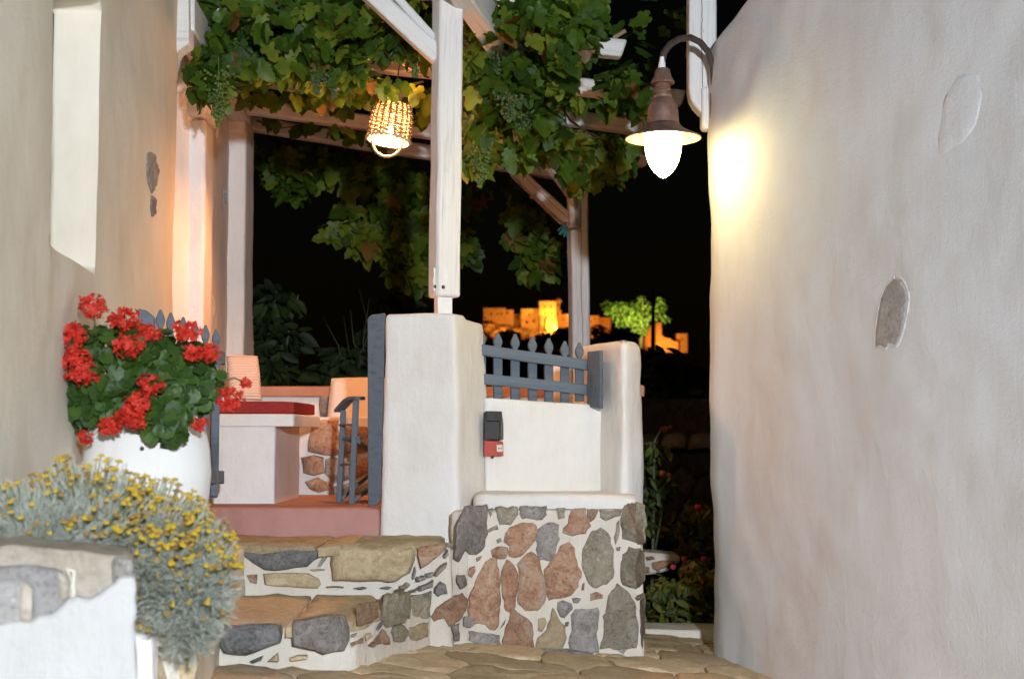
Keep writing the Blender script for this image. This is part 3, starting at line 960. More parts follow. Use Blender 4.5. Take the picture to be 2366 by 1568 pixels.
for kind, pl, pr in (
 ('slate', [(150, 1135), (350, 1132), (600, 1142), (592, 1280), (470, 1325), (330, 1378), (150, 1362), (118, 1300), (130, 1200)], .05),
 ('grey', [(690, 1110), (850, 1085), (1000, 1065), (1095, 1075), (1130, 1160), (1132, 1260), (1090, 1345), (930, 1372), (800, 1330), (688, 1305), (680, 1200)], .05),
 ('rust', [(1185, 1000), (1270, 975), (1350, 960), (1358, 1085), (1300, 1130), (1185, 1152)], .02),
 ('slate', [(1340, 1180), (1385, 1120), (1395, 1140), (1360, 1185)], .012),
 ('rust', [(1140, 1288), (1240, 1243), (1242, 1285), (1150, 1316)], .012),
 ('tan', [(1255, 1220), (1300, 1210), (1312, 1240), (1262, 1275)], .012),
 ('grey', [(1140, 1225), (1190, 1210), (1180, 1235), (1145, 1245)], .01),
 ('slate', [(350, 1432), (455, 1388), (440, 1420), (372, 1446)], .012),
 ('brown', [(490, 1430), (568, 1365), (577, 1432)], .012),
 ('tan', [(660, 1408), (800, 1385), (802, 1410), (680, 1428)], .012)):
    stone(steps, spts(pl, LY), (0.1, -1, .05), pr, M[kind], step=.05, jit=.006, dome=.3, rough=.009, back=.06)
# flat treads of brown flagstones
def tread(poly3, mat, th=.03):
    stone(steps, poly3, (0, 0, 1), th, mat, 'tread_stone', step=.09, jit=.008, back=.03, dome=.12, rough=.006)
def lz(x, y): return Vector((x, y, -.868 + EYE + .028 * (y - 6.42)))
def uz(x, y): return Vector((x, y, -.592 + EYE + .02 * (y - 7.36)))
tread([lz(*q) for q in ((-1.36, 6.375), (-1.02, 6.38), (-1.0, 6.8), (-1.02, 7.33), (-1.52, 7.33), (-1.45, 6.8))], M['tan'])
tread([lz(*q) for q in ((-1.0, 6.38), (-.78, 6.40), (-.70, 6.55), (-.62, 6.85), (-.7, 7.32), (-1.0, 7.33), (-.98, 6.8))], M['brown'])
tread([lz(*q) for q in ((-.60, 6.88), (-.55, 7.05), (-.45, 7.3), (-.66, 7.32))], M['olive'])
tread([uz(*q) for q in ((-1.62, 7.33), (-1.0, 7.31), (-.96, 7.83), (-1.62, 7.84))], M['brown'])
tread([uz(*q) for q in ((-.98, 7.28), (-.62, 7.28), (-.42, 7.36), (-.36, 7.42), (-.36, 7.83), (-.95, 7.83))], M['brown'])
# red painted threshold
m = plaster([(-1.80, 7.87), (-.72, 7.84), (-.68, 8.2), (-1.85, 8.2)], -.60 + EYE, -.408 + EYE, .02, .022, .006, .045, .03)
th = obj('threshold', m, M['redstep'], None, smooth=70)
tag(th, 'dusty red painted cement threshold step at the patio entrance', 'step')
pf = plaster([(-2.5, 8.2), (.5, 8.2), (.6, 12.6), (-2.5, 12.6)], -.9 + EYE, -.412 + EYE, .02, .01, .002, .25)
obj('patio_floor', pf, M['terracotta'], None, smooth=60, kind='structure')
# ------------------------------------------------------------------ patio bench, parapet, cushions
bench = thing('masonry_bench', (-1.6, 8.8, EYE - .41), 'white masonry bench with an overhanging seat slab under the red cushion', 'bench')
FZ = -.415 + EYE
obj('base', plaster([(-2.3, 8.42), (-1.39, 8.40), (-1.385, 9.35), (-2.3, 9.35)], FZ, .045 + EYE, .02, .01, .004, .06), M['white'], bench, smooth=70)
obj('seat_slab', plaster([(-2.3, 8.385), (-1.275, 8.37), (-1.27, 9.5), (-2.3, 9.5)], .04 + EYE, .112 + EYE, .02, .012, .003, .06), M['white'], bench, smooth=70)
para = thing('rubble_parapet', (-.8, 10, EYE - .41), 'low stone and plaster parapet with terracotta coping behind the patio chair', 'wall')
obj('seat', plaster([(-1.5, 9.62), (-1.0, 9.6), (.75, 9.62), (.75, 10.4), (-1.5, 10.4)], FZ, .108 + EYE, .02, .012, .006, .07), M['white'], para, smooth=70)
obj('wall', plaster([(-2.2, 10.3), (.9, 10.3), (.9, 10.62), (-2.2, 10.62)], FZ, .262 + EYE, .02, .012, .006, .08), M['white'], para, smooth=70)
for a, b, dz in ((-2.2, -1.05, 0), (-1.04, -.3, .012), (-.29, .45, .0), (.46, .95, .01)):
    obj('coping', plaster([(a, 10.26), (b, 10.26), (b, 10.68), (a, 10.68)], .264 + EYE, .335 + EYE + dz, .01, .02, .006, .08), M['terracotta'], para, smooth=70)
c6 = crop(550, 1000, .4464)
for kind, pl, yy in (
 ('rust', [(835, 520), (990, 515), (1000, 740), (900, 745), (790, 720), (800, 620)], 9.59),
 ('rust', [(1005, 560), (1190, 560), (1190, 720), (1010, 745)], 9.59),
 ('rust', [(745, 760), (830, 745), (890, 760), (900, 860), (830, 880), (760, 860)], 9.59),
 ('grey', [(905, 770), (1060, 760), (1070, 900), (960, 930), (905, 870)], 9.59),
 ('rust', [(1080, 770), (1190, 760), (1190, 860), (1100, 900)], 9.59),
 ('rust', [(770, 920), (850, 890), (930, 930), (935, 970), (860, 990), (800, 965)], 9.59),
 ('grey', [(950, 950), (1090, 920), (1180, 930), (1180, 1010), (960, 1020)], 9.59),
 ('grey', [(868, 355), (990, 350), (1015, 400), (1010, 495), (870, 490)], 10.28)):
    stone(para, [P(*c6(a, b), yy) for a, b in pl], (0, -1, 0), .02, M[kind], step=.06, jit=.008, dome=.6, rough=.012)

def cushion(name, c, dx, dy, dz, mat, rot, label, n=10, puff=.35, cat='cushion'):
    m = MB(); vv = []; fs = []
    for s in (1, -1):
        for j in range(n + 1):
            for i in range(n + 1):
                u, v = i / n * 2 - 1, j / n * 2 - 1
                e = ((1 - u ** 4) * (1 - v ** 4)) ** .5
                vv.append((u * dx / 2 * (1 - .03 * v * v), v * dy / 2 * (1 - .03 * u * u), s * (dz / 2) * (puff + (1 - puff) * e) + .004 * n1((u, v, s), 2)))
    w = n + 1; k = w * w
    for j in range(n):
        for i in range(n):
            a = j * w + i
            fs.append((a, a + 1, a + w + 1, a + w)); fs.append((k + a + w, k + a + w + 1, k + a + 1, k + a))
    edge = [i for i in range(w)] + [j * w + n for j in range(1, w)] + [n * w + i for i in range(n - 1, -1, -1)] + [j * w for j in range(n - 1, 0, -1)]
    for a, b in zip(edge, edge[1:] + edge[:1]): fs.append((b, a, a + k, b + k))
    m.add(vv, fs)
    o = put(name, m.mesh(name, smooth=70), mat)
    o.location = c; o.rotation_euler = rot
    return tag(o, label, cat)
cushion('seat_cushion', (-1.60, 8.90, .15 + EYE), .64, .92, .082, M['redcloth'], (0, 0, 0), 'dark red seat cushion lying on the white masonry bench', puff=.8)
m_s, nt, b = nmat('striped_cloth')
v = coords(nt, scale=(1, 1, 1)); wv = N(nt, 'ShaderNodeTexWave', bands_direction='Y'); wv.inputs['Scale'].default_value = 16; nt.links.new(v, wv.inputs['Vector'])
nt.links.new(ramp(nt, wv.outputs['Color'], [(.3, (.60, .48, .40)), (.6, (.70, .60, .51))]), b.inputs['Base Color']); b.inputs['Roughness'].default_value = .95
bump(nt, b, wv.outputs['Fac'], .6, .01)
cushion('striped_cushion', P(564, 876, 9.75), .22, .34, .09, m_s, (math.radians(72), 0, math.radians(28)), 'white ribbed cushion leaning in the corner beside the pilaster')
cushion('back_cushion', P(833, 945, 10.05), .46, .46, .10, M['cloth'], (math.radians(74), 0, math.radians(-8)), 'plain white cushion leaning upright behind the blue chair')
cushion('back_cushion', P(1297, 880, 10.1), .17, .30, .09, M['cloth'], (math.radians(76), 0, math.radians(14)), 'small pale cushion seen between the fence pickets beside the end pillar')
# ------------------------------------------------------------------ blue chair
chair = thing('folding_chair', (-.92, 8.6, FZ), 'blue wooden folding chair with crossed legs just inside the patio gate', 'chair')
def bar(name, pts, w, d, parent, mat=None, bev=.004):
    """flat bar through two picture points at given depths, d deep along the view"""
    (a, ya), (b_, yb) = pts
    A, B = P(*a, ya), P(*b_, yb)
    return beam(name, A, B, w, d, mat or M['blue'], parent, side=(0, 1, .001), bevel=bev, wob=.001)
c9 = crop(960, 1100, .255)
def cb(x, y): return c9(x, y)
bar('upright', ((cb(180, 400), 8.72), (cb(130, 1460), 8.66)), .034, .03, chair)
bar('upright', ((cb(325, 280), 8.50), (cb(275, 1470), 8.44)), .036, .03, chair)
m = MB()
arc = [P(*cb(x, y), Y) for x, y, Y in ((125, 425, 8.78), (170, 375, 8.72), (225, 315, 8.65), (275, 285, 8.56), (330, 278, 8.50), (380, 282, 8.46))]
vv = []; fs = []
for p in arc:
    vv += [p + Vector((-.03, 0, 0)), p + Vector((.03, 0, 0)), p + Vector((.03, 0, .022)), p + Vector((-.03, 0, .022))]
for i in range(5):
    for k in range(4): fs.append((i * 4 + k, i * 4 + (k + 1) % 4, i * 4 + 4 + (k + 1) % 4, i * 4 + 4 + k))
fs += [(3, 2, 1, 0), (20, 21, 22, 23)]
m.add(vv, fs); obj('armrest', m, M['blue'], chair, bevel=.005)
for y0_, y1_ in ((565, 562), (1020, 1015)):
    bar('rail', ((cb(165, y0_), 8.70), (cb(310, y1_), 8.48)), .012, .045, chair)
    # the same side frame again on the far side
bar('seat_rail', ((cb(190, 730), 8.70), (cb(370, 715), 8.46)), .02, .035, chair)
bar('seat_rail', ((cb(340, 740), 8.46), (cb(640, 960), 8.70)), .02, .06, chair)
bar('crossed_leg', ((cb(120, 1450), 8.68), (cb(640, 1000), 8.74)), .02, .034, chair)
bar('crossed_leg', ((cb(270, 1460), 8.46), (cb(640, 1180), 8.50)), .02, .034, chair)
m = MB()
s0 = [P(*cb(200, 740), 8.69), P(*cb(345, 735), 8.47), P(*cb(620, 950), 8.7), P(*cb(560, 930), 8.95)]
m.prism(s0, (0, 0, .012)); obj('seat', m, M['blue'], chair, bevel=.003)
for dx in (.36, .40):
    beam('upright', P(*cb(325, 280), 8.62) + Vector((dx, .1, 0)), P(*cb(275, 1470), 8.58) + Vector((dx, .1, .0)), .034, .03, M['blue'], chair, side=(0, 1, 0), bevel=.004, wob=.001)

# ------------------------------------------------------------------ picket gate
def picket_mb(w, t, h, fancy=True):
    """picket standing on the origin, board facing -Y, with a turned-looking pointed head"""
    prof = [(w / 2, 0), (w / 2, h - .15), (w * .46, h - .125), (w * .27, h - .105), (w * .25, h - .092), (w * .42, h - .075), (w * .5, h - .06), (w * .47, h - .045), (w * .1, h - .004), (0, h)]
    pts = [(x, 0, z) for x, z in prof] + [(-x, 0, z) for x, z in prof[-2::-1]]
    m = MB(); m.prism([(x, -t / 2, z) for x, _, z in pts], (0, t, 0))
    return m
gate = thing('picket_gate', (-1.8, 7.3, FZ), 'open blue picket gate leaf standing behind the geranium pot', 'gate')
gA, gB = Vector((-1.765, 6.85)), Vector((-1.60, 7.78))
def gat(t, z): q = gA + (gB - gA) * t; return Vector((q.x, q.y, z + EYE))
gdir = math.atan2(gB.y - gA.y, gB.x - gA.x)
m = MB(); m.prism([P(313, 712, 6.66), P(336, 716, 6.66), P(356, 733, 6.66), P(358, 1100, 6.66), P(313, 1100, 6.66)], (0, .03, 0))
obj('hinge_board', m, M['blue'], gate, bevel=.005)
pk = {}
for i, (px, py) in enumerate(((368, 714), (392, 721), (421, 731), (448, 741), (473, 750), (498, 759))):
    u = (px - 1183) / F; g = gB - gA
    t = (u * gA.y - gA.x) / (g.x - u * g.y)
    q = gA + g * t
    top = P(px, py, q.y)
    x = q.x
    zt = top.z
    h = zt - (EYE - .34)
    pm = picket_mb(.044, .022, h).mesh('picket', smooth=35)
    o = put('picket', pm, M['blue'], gate)
    o.location = Vector((x, q.y, EYE - .34)) - gate.location
    o.rotation_euler = (0, 0, gdir - .9)
    bv = o.modifiers.new('bevel', 'BEVEL'); bv.width = .004; bv.segments = 1
for y_ in (826, 1101):
    beam('rail', gat(.0, (1000 - y_) / F * 7.2 + .01), gat(1.07, (1000 - y_) / F * 7.78), .034, .072, M['blue'], gate, bevel=.006)
beam('stile', P(496, 935, 7.79), P(493, 1150, 7.79), .045, .04, M['blue'], gate, side=(0, 1, 0), bevel=.006)
# blue boards fixed to the pillar and to the end pillar
m = MB(); m.prism([P(849, 735, 7.88), P(858, 727, 7.88), P(890, 723, 7.84), P(880, 1150, 7.84), P(872, 1166, 7.84), P(850, 1170, 7.88)], (0, .05, 0))
jamb = obj('gate_post', m, M['blue'], None, bevel=.006)
tag(jamb, 'tall blue gate board fixed to the left side of the white pillar', 'gate post')
# ------------------------------------------------------------------ picket fence on the low wall
fence = thing('picket_fence', (.2, 8.45, .2 + EYE), 'blue grey picket fence of pointed pickets on the low white wall', 'fence')
def fy(px): return 8.22 + (px - 1133) / 267.0 * .18
for px, py, pb in ((1112, 762, 915), (1150, 768, 920), (1190, 770, 924), (1230, 776, 928), (1268, 780, 932), (1305, 787, 936), (1339, 790, 927)):
    Y = fy(px); t = P(px, py, Y); b_ = P(px, pb, Y)
    o = put('picket', picket_mb(.054, .022, t.z - b_.z).mesh('picket', smooth=35), M['blue'], fence)
    o.location = b_ - fence.location; o.rotation_euler = (0, 0, .42)
    bv = o.modifiers.new('bevel', 'BEVEL'); bv.width = .004; bv.segments = 1
for a, b_ in (((1105, 807), (1382, 847)), ((1105, 874), (1382, 903))):
    beam('rail', P(*a, fy(a[0]) - .035), P(*b_, fy(b_[0]) - .035), .032, .062, M['blue'], fence, bevel=.005, wob=.0015)
m = MB(); m.prism([P(1357, 812, 8.30), P(1386, 809, 8.14), P(1387, 944, 8.14), P(1356, 940, 8.30)], (.02, .03, 0))
obj('end_board', m, M['blue'], fence, bevel=.005)

# ------------------------------------------------------------------ black letter box and red call point on the low wall
def wallpt(px, py, off=0.0):
    t = (px - 1122) / 290.0
    return P(px, py, 8.12 + .18 * t - .012 - off)
box = thing('letter_box', wallpt(1145, 1000), 'black wall box with a flap fixed above the red call point', 'letter box')
m = MB(); m.prism([wallpt(1127, 950), wallpt(1160, 951), wallpt(1164, 978), wallpt(1164, 1016), wallpt(1127, 1016)], (-.02, -.06, 0))
obj('body', m, M['black'], box, bevel=.006)
m = MB(); m.prism([wallpt(1126, 949, .062), wallpt(1160, 950, .062), wallpt(1161, 972, .068), wallpt(1126, 972, .068)], (-.006, -.02, 0))
obj('flap', m, M['black'], box, bevel=.003)
m = MB(); m.ball(wallpt(1149, 960, .086), .011, sq=(1, .5, 1)); obj('knob', m, M['iron'], box, smooth=180)
callp = thing('call_point', wallpt(1148, 1035), 'small red call point box with a white card under the black box', 'call point')
m = MB(); m.prism([wallpt(1127, 1017), wallpt(1163, 1019), wallpt(1164, 1053), wallpt(1127, 1053)], (-.02, -.055, 0)); obj('body', m, M['red'], callp, bevel=.004)
m = MB(); m.prism([wallpt(1148, 1027, .058), wallpt(1161, 1027, .058), wallpt(1161.5, 1043, .058), wallpt(1148.5, 1043, .058)], (-.001, -.003, 0)); card = obj('card', m, M['card'], callp)
m = MB()
for k, px in enumerate((1151.2, 1154.2, 1157.5)):
    m.prism([wallpt(px, 1033.8, .063), wallpt(px + 1.7, 1033.6, .063), wallpt(px + 1.5, 1036.6, .063), wallpt(px - .2, 1036.8, .063)], (0, -.001, 0))
obj('print', m, M['dark'], card)
m = MB(); m.ball(wallpt(1138, 1055, .03), .009); obj('cable_gland', m, M['black'], callp, smooth=180)

# ------------------------------------------------------------------ pergola
per = thing('pergola', (0, 9.5, EYE), 'white painted timber pergola over the patio carrying the grape vine', 'pergola')
W, WC = M['wood'], M['wood_crack']
beam('post', P(1025.5, 688, 8.02), P(1036, -120, 8.02), .145, .145, W, per, side=(.42, -1, 0), bevel=.016)
foot = obj('post_foot', (lambda m: (m.box(P(1024, 708, 8.02), (.085, .085, .16), .3), m)[1])(MB()), M['paint'], per, bevel=.004)
m = MB()
pl = [(1001, 620), (1008, 617), (1016, 619), (1026, 616), (1033, 621), (1032, 632), (1034, 645), (1032, 655), (1034, 668), (1030, 672), (1016, 671), (1001, 672), (1002, 660), (999, 650), (1002, 638)]
m.prism([P(a, b_, 7.945) for a, b_ in pl], (0, -.006, 0)); fp = obj('plate', m, M['paint'], per, bevel=.002, seg=1)
for a, b_ in ((1014, 626), (1007, 662), (1024, 663)):
    m = MB(); m.ball(P(a, b_, 7.937), .011, sq=(1, .5, 1)); obj('bolt', m, M['iron'], fp, smooth=180)
beam('brace', P(1016, 134, 8.02), P(838, -30, 8.05), .10, .10, W, per, side=(.1, -1, 0))
beam('brace', P(1020, 112, 8.06), P(872, -46, 8.12), .05, .12, W, per, side=(.1, -1, 0))
RP = P(1335, 372, 12.0)
beam('main_beam', P(1052, -60, 7.7), P(1352, 405, 12.35), .13, .19, W, per)
beam('post', P(1340, 930, 12.0), P(1333, 372, 12.0), .155, .155, WC, per, side=(.25, -1, 0), bevel=.02)
beam('brace', P(1318, 515, 11.97), P(1186, 392, 12.0), .10, .13, WC, per, side=(.1, -1, 0))
pb = beam('brace', P(1324, 528, 11.86), P(1318, 420, 11.86), .06, .13, W, per, side=(.1, -1, 0), bevel=.025)
beam('brace', P(1314, 440, 11.86), P(1238, 330, 10.9), .06, .12, W, per)
for a, b_ in ((1318, 440), (1326, 505)):
    m = MB(); m.ball(P(a, b_, 11.82), .02, sq=(1, .5, 1)); obj('bolt', m, M['paint'], pb, smooth=180)
RAFT = [((480, -60, 8.6), (1262, -2, 8.7)), ((480, 22, 8.9), (1446, 117, 9.0)), ((560, 110, 9.6), (1581, 230, 10.0)), ((558, 176, 10.4), (1500, 298, 11.0)), ((560, 246, 11.0), (1500, 372, 11.6)), ((552, 283, 11.5), (1300, 402, 12.15))]
for a, b_ in RAFT:
    beam('rafter', P(*a), P(*b_), .115, .115, W, per, bevel=.016, ends=.25)
# wall plate along the house and its moulded front end
beam('wall_beam', P(418, 30, 7.95), P(560, 262, 11.35), .15, .20, W, per)
m = MB(); m.prism([P(a, b_, 7.9) for a, b_ in ((372, -60), (436, -60), (436, 100), (410, 118), (404, 132), (400, 152), (388, 165), (374, 163))], (0, .14, 0))
obj('beam_end', m, W, per, bevel=.008)
m = MB(); m.prism([P(a, b_, 11.5) for a, b_ in ((562, 296), (578, 296), (579, 398), (571, 406), (562, 404))], (0, .14, 0))
obj('beam_end', m, W, per, bevel=.008)
m = MB(); m.tube([P(1418, 88, 8.98), P(1446, 71, 8.95)], .014, 8); obj('peg', m, M['bamboo'], per)
# cord with a clothes peg, teal rope end
cord = thing('cord', P(1172, 392, 11.9), 'thin taut cord with a pale peg strung under the rear brace', 'cord')
m = MB(); m.tube([P(1168, 386, 11.9), P(1215, 440, 11.9), P(1262, 486, 11.9), P(1296, 518, 11.9)], .007, 6); obj('line', m, M['rope'], cord)
m = MB(); m.box(P(1231, 456, 11.88), (.05, .02, .022), 0); m.box(P(1235, 453, 11.88), (.02, .02, .03), 0); obj('clothes_peg', m, M['cane'], cord, bevel=.003)
tas = thing('rope_end', P(1303, 520, 11.85), 'frayed teal rope end knotted to the rear pergola post', 'rope')
m = MB()
for k in range(9):
    a = P(1310, 518, 11.85); b_ = P(1289 + 3 * k * .9, 528 + R() * 16 + k, 11.85 + U(-.03, .03))
    m.tube([a, (a + b_) / 2 + Vector((0, 0, .01)), b_], .005, 5)
obj('frayed_strand', m, M['teal'], tas, kind='stuff')
m = MB(); m.tube([P(1307, 516, 11.86), P(1318, 524, 11.76), P(1338, 522, 11.78)], .016, 7); obj('knot', m, M['rope'], tas, smooth=180)
# bamboo pole beside the pilaster
m = MB(); pts = [P(568 + 16 * t, 440 + 470 * t, 11.7) for t in [i / 8 for i in range(9)]]
m.tube(pts, .022, 8)
for p in pts[1:-1]: m.tube([p - Vector((0, 0, .012)), p + Vector((0, 0, .012))], .027, 8)
bp = obj('bamboo_pole', m, M['bamboo'], None, smooth=60); tag(bp, 'thin bamboo pole leaning against the rear pilaster', 'pole')

# ------------------------------------------------------------------ timber post and lantern on the right wall's corner
tp = thing('timber_post', P(1622, 300, 8.1), 'cracked white timber at the wall corner holding the lantern', 'post')
def vslab(name, poly, Y, d, mat, par, bev=.012):
    """upright timber from a picture outline; the grain runs along its own X, which stands upright"""
    pts = [P(a, b_, Y) for a, b_ in poly]
    A = sum(pts, Vector()) / len(pts)
    Mx = Matrix(((0, -1, 0, A.x), (0, 0, -1, A.y), (1, 0, 0, A.z), (0, 0, 0, 1)))
    inv = Mx.inverted()
    m = MB(); m.prism([inv @ p for p in pts], inv.to_3x3() @ Vector((0, d, 0)))
    o = put(name, m.mesh(name, smooth=35), mat, par)
    Mx.translation = A - wloc(par); o.matrix_local = Mx
    b = o.modifiers.new('bevel', 'BEVEL'); b.width = bev; b.segments = 2; b.limit_method = 'ANGLE'
    return o
vslab('board', [(1592, -80), (1656, -80), (1657, 212), (1650, 260), (1622, 262), (1606, 245), (1596, 228), (1592, 205)], 8.05, .13, WC, tp)
vslab('board', [(1621, 200), (1649, 200), (1648, 285), (1643, 298), (1626, 298), (1622, 290)], 8.03, .10, W, tp)
vslab('block', [(1652, 203), (1665, 206), (1670, 225), (1667, 252), (1660, 268), (1650, 268)], 8.0, .06, M['paint'], tp, .006)
LX = P(1532, 300, 7.62)
lan = thing('wall_lantern', LX, 'lit brown copper lantern on a curved arm at the corner of the right wall', 'lantern')
def lz_(py): return P(1532, py, 7.62).z
k = 7.62 / F
m = MB(); m.tube([P(1651, 300, 7.98), P(1651, 250, 7.97), P(1650, 200, 7.95), P(1646, 150, 7.92), P(1636, 120, 7.88), P(1618, 98, 7.83), P(1595, 87, 7.77), P(1570, 90, 7.71), P(1548, 103, 7.66), P(1534, 122, 7.63), P(1530, 140, 7.62), P(1529, 165, 7.62)], .0185, 12)
obj('arm', m, M['iron'], lan, smooth=60)
m = MB(); m.tube([P(1651, 302, 7.985), P(1651, 215, 7.965)], .026, 10); obj('arm_socket', m, M['iron'], lan, smooth=40)
m = MB(); m.tube([P(1530, 132, 7.615), P(1529.5, 150, 7.615), P(1529, 162, 7.615)], [.012, .019, .021], 10); obj('chipped_paint', m, M['paint'], lan, smooth=60)
def lath(name, prof, mat, n=36, th=None):
    m = MB(); m.lathe([(r * k, lz_(y) - 0) for r, y in prof], (LX.x, LX.y, 0), n)
    o = obj(name, m, mat, lan, smooth=50)
    if th:
        s = o.modifiers.new('solid', 'SOLIDIFY'); s.thickness = th; s.offset = -1
    return o
lath('cap', [(1, 158), (14, 159), (17, 162), (20, 176), (24, 184), (28, 190), (28, 194), (20, 195), (15, 194)], M['copper'])
lath('neck', [(17, 193), (18, 204), (20, 206), (20, 209), (17.5, 211), (18, 218), (21, 220), (21, 224), (19, 227)], M['copper'])
lath('body', [(19, 226), (25, 231), (31, 239), (34, 248), (36, 262), (37, 280), (38, 287)], M['copper'])
lath('shade', [(38, 286), (42, 292), (51, 300), (66, 308), (80, 314), (88, 318), (89, 321)], M['copper'], 48, .003)
lath('reflector', [(87, 321.5), (80, 317.5), (66, 311.5), (56, 309.5), (48, 308)], M['copper_in'], 48)
lath('reflector_ring', [(47, 305), (56, 306.5), (58, 309), (56, 311.5), (47, 312)], M['copper_in'], 48)
M['globe'] = m_glow('lit_lantern_globe', (1.0, .79, .36), LANTERN_POWER)
g = lath('globe', [(41, 300), (42, 312), (43, 325), (42.5, 340), (40.5, 355), (36.5, 370), (30.5, 384), (22.5, 396), (13, 405), (5, 410), (.3, 411.5)], M['globe'], 40)

# ------------------------------------------------------------------ wicker basket lamp
BC = P(903, 285, 8.95)
bas = thing('basket_lamp', BC, 'lit wicker basket lampshade hanging upside down under the vine', 'lamp')
kb = 8.95 / F
tilt = Vector((.13, .10, 1)).normalized()
rotb = Vector((0, 0, 1)).rotation_difference(tilt).to_matrix()
H0, H1 = -.105, .125
def brad(h): t = (h - H0) / (H1 - H0); return .137 - .012 * t - .02 * max(0, t - .6) ** 2 * 6
def bp_(a, h, dr=0): r = brad(h) + dr; return BC + rotb @ Vector((r * math.cos(a), r * math.sin(a), h))
ns = 20
for k_ in range(ns):
    a = k_ * 2 * math.pi / ns
    m = MB(); m.tube([bp_(a, H0 + (H1 - H0) * i / 6) for i in range(7)], .006, 5); obj('stake', m, M['wicker'], bas, smooth=180)
nr = 17
for r_ in range(nr):
    h = H0 + .012 + (H1 - H0 - .02) * r_ / (nr - 1)
    pts = []
    for i in range(ns * 2 + 1):
        a = i * math.pi / ns
        pts.append(bp_(a, h + U(-.0015, .0015), (.0055 if ((i // 2 + r_) % 2) else -.0055) if i % 2 == 0 else 0))
    m = MB(); m.tube(pts, .0054, 5, cap=False); obj('weave_strand', m, M['wicker'], bas, smooth=180)
pts = [bp_(i * 2 * math.pi / 48, H0 - .006 + .005 * math.sin(i * 3.1), .002 * math.sin(i * 2.2)) for i in range(49)]
m = MB(); m.tube(pts, .011, 7, cap=False); obj('rim', m, M['cane'], bas, smooth=180)
pts = []
for i in range(13):
    t = i / 12; a = math.pi * t
    pts.append(BC + rotb @ Vector((-.10 * math.cos(a), -.03, H0 - .125 * math.sin(a) ** .9)))
m = MB(); m.tube(pts, .0085, 8); obj('handle', m, M['cane'], bas, smooth=180)
m = MB(); m.tube([BC + rotb @ Vector((0, 0, h)) for h in (-.02, .2, .45)], .004, 6); obj('cable', m, M['black'], bas, smooth=180)
M['bulb'] = m_glow('lit_bulb', (1.0, .39, .15), BASKET_POWER)
m = MB(); m.ball(BC + rotb @ Vector((0, 0, -.062)), .026, 14, 10, sq=(1, 1, 1.25)); bulb = obj('bulb', m, M['bulb'], bas, smooth=180)

# ------------------------------------------------------------------ the lane's own street lamp, behind the photographer
lp = thing('street_lamp', (1.3, -4, gz(1.3, -4)), 'opal globe street lamp on a dark post in the lane', 'street lamp')
m = MB(); m.tube([(1.3, -4, gz(1.3, -4) - .1), (1.3, -4, EYE + 1.05)], [.05, .035], 10); obj('post', m, M['iron'], lp, smooth=60)
M['opal'] = m_glow('lit_opal_globe', (.81, .895, 1.0), LANE_POWER)
m = MB(); m.ball((1.3, -4, EYE + 1.21), .17, 24, 16); obj('globe', m, M['opal'], lp, smooth=180)
# ------------------------------------------------------------------ leaves
def leaf_mesh(kind, size, seed):
    rnd = random.Random(seed)
    if kind == 'vine':
        out = [(0, 0), (.10, -.14), (.30, -.16), (.42, .02), (.36, .12), (.52, .22), (.50, .44), (.34, .44), (.30, .52), (.24, .78), (0, 1.0)]
        out = out + [(-x, y) for x, y in out[-2:0:-1]]
        cen = (0, .22)
    elif kind == 'round':
        out = []
        for i in range(16):
            a = -math.pi / 2 + .25 + (2 * math.pi - .5) * i / 15
            r = .5 * (1 + (.07 if i % 2 else -.05))
            out.append((r * math.cos(a), .5 + r * math.sin(a)))
        out = [(0, .28)] + out
        cen = (0, .48)
    else:                                               # pointed
        out = [(0, 0), (.16, .2), (.22, .45), (.14, .75), (0, 1.0), (-.14, .75), (-.22, .45), (-.16, .2)]
        cen = (0, .45)
    m = MB(); vv = []
    fold, curl = rnd.uniform(.05, .3), rnd.uniform(-.25, .3)
    def z(x, y): return fold * abs(x) + curl * (y - .4) ** 2 - .25 * x * x + rnd.uniform(-.03, .03)
    vv = [((x + rnd.uniform(-.03, .03)) * size, (y + rnd.uniform(-.03, .03)) * size, z(x, y) * size) for x, y in out]
    vv.append((cen[0], cen[1] * size, (z(0, cen[1]) - .05) * size))
    mid = [((cen[0] + (x - cen[0]) * .55) * size, (cen[1] + (y - cen[1]) * .55) * size, (z(x * .55, cen[1] + (y - cen[1]) * .55) - .02) * size) for x, y in out]
    n = len(out); vv += mid
    fs = []
    for i in range(n):
        j = (i + 1) % n
        fs.append((i, j, n + 1 + j, n + 1 + i)); fs.append((n, n + 1 + i, n + 1 + j))
    m.add(vv, fs)
    return m

def leaf_matrix(p, nrm, tip):
    nrm = nrm.normalized(); y = (tip - nrm * tip.dot(nrm))
    if y.length < 1e-3: y = Vector((0, 0, -1)) - nrm * -nrm.z
    y.normalize(); x = y.cross(nrm)
    return Matrix(((x.x, y.x, nrm.x, p.x), (x.y, y.y, nrm.y, p.y), (x.z, y.z, nrm.z, p.z), (0, 0, 0, 1)))

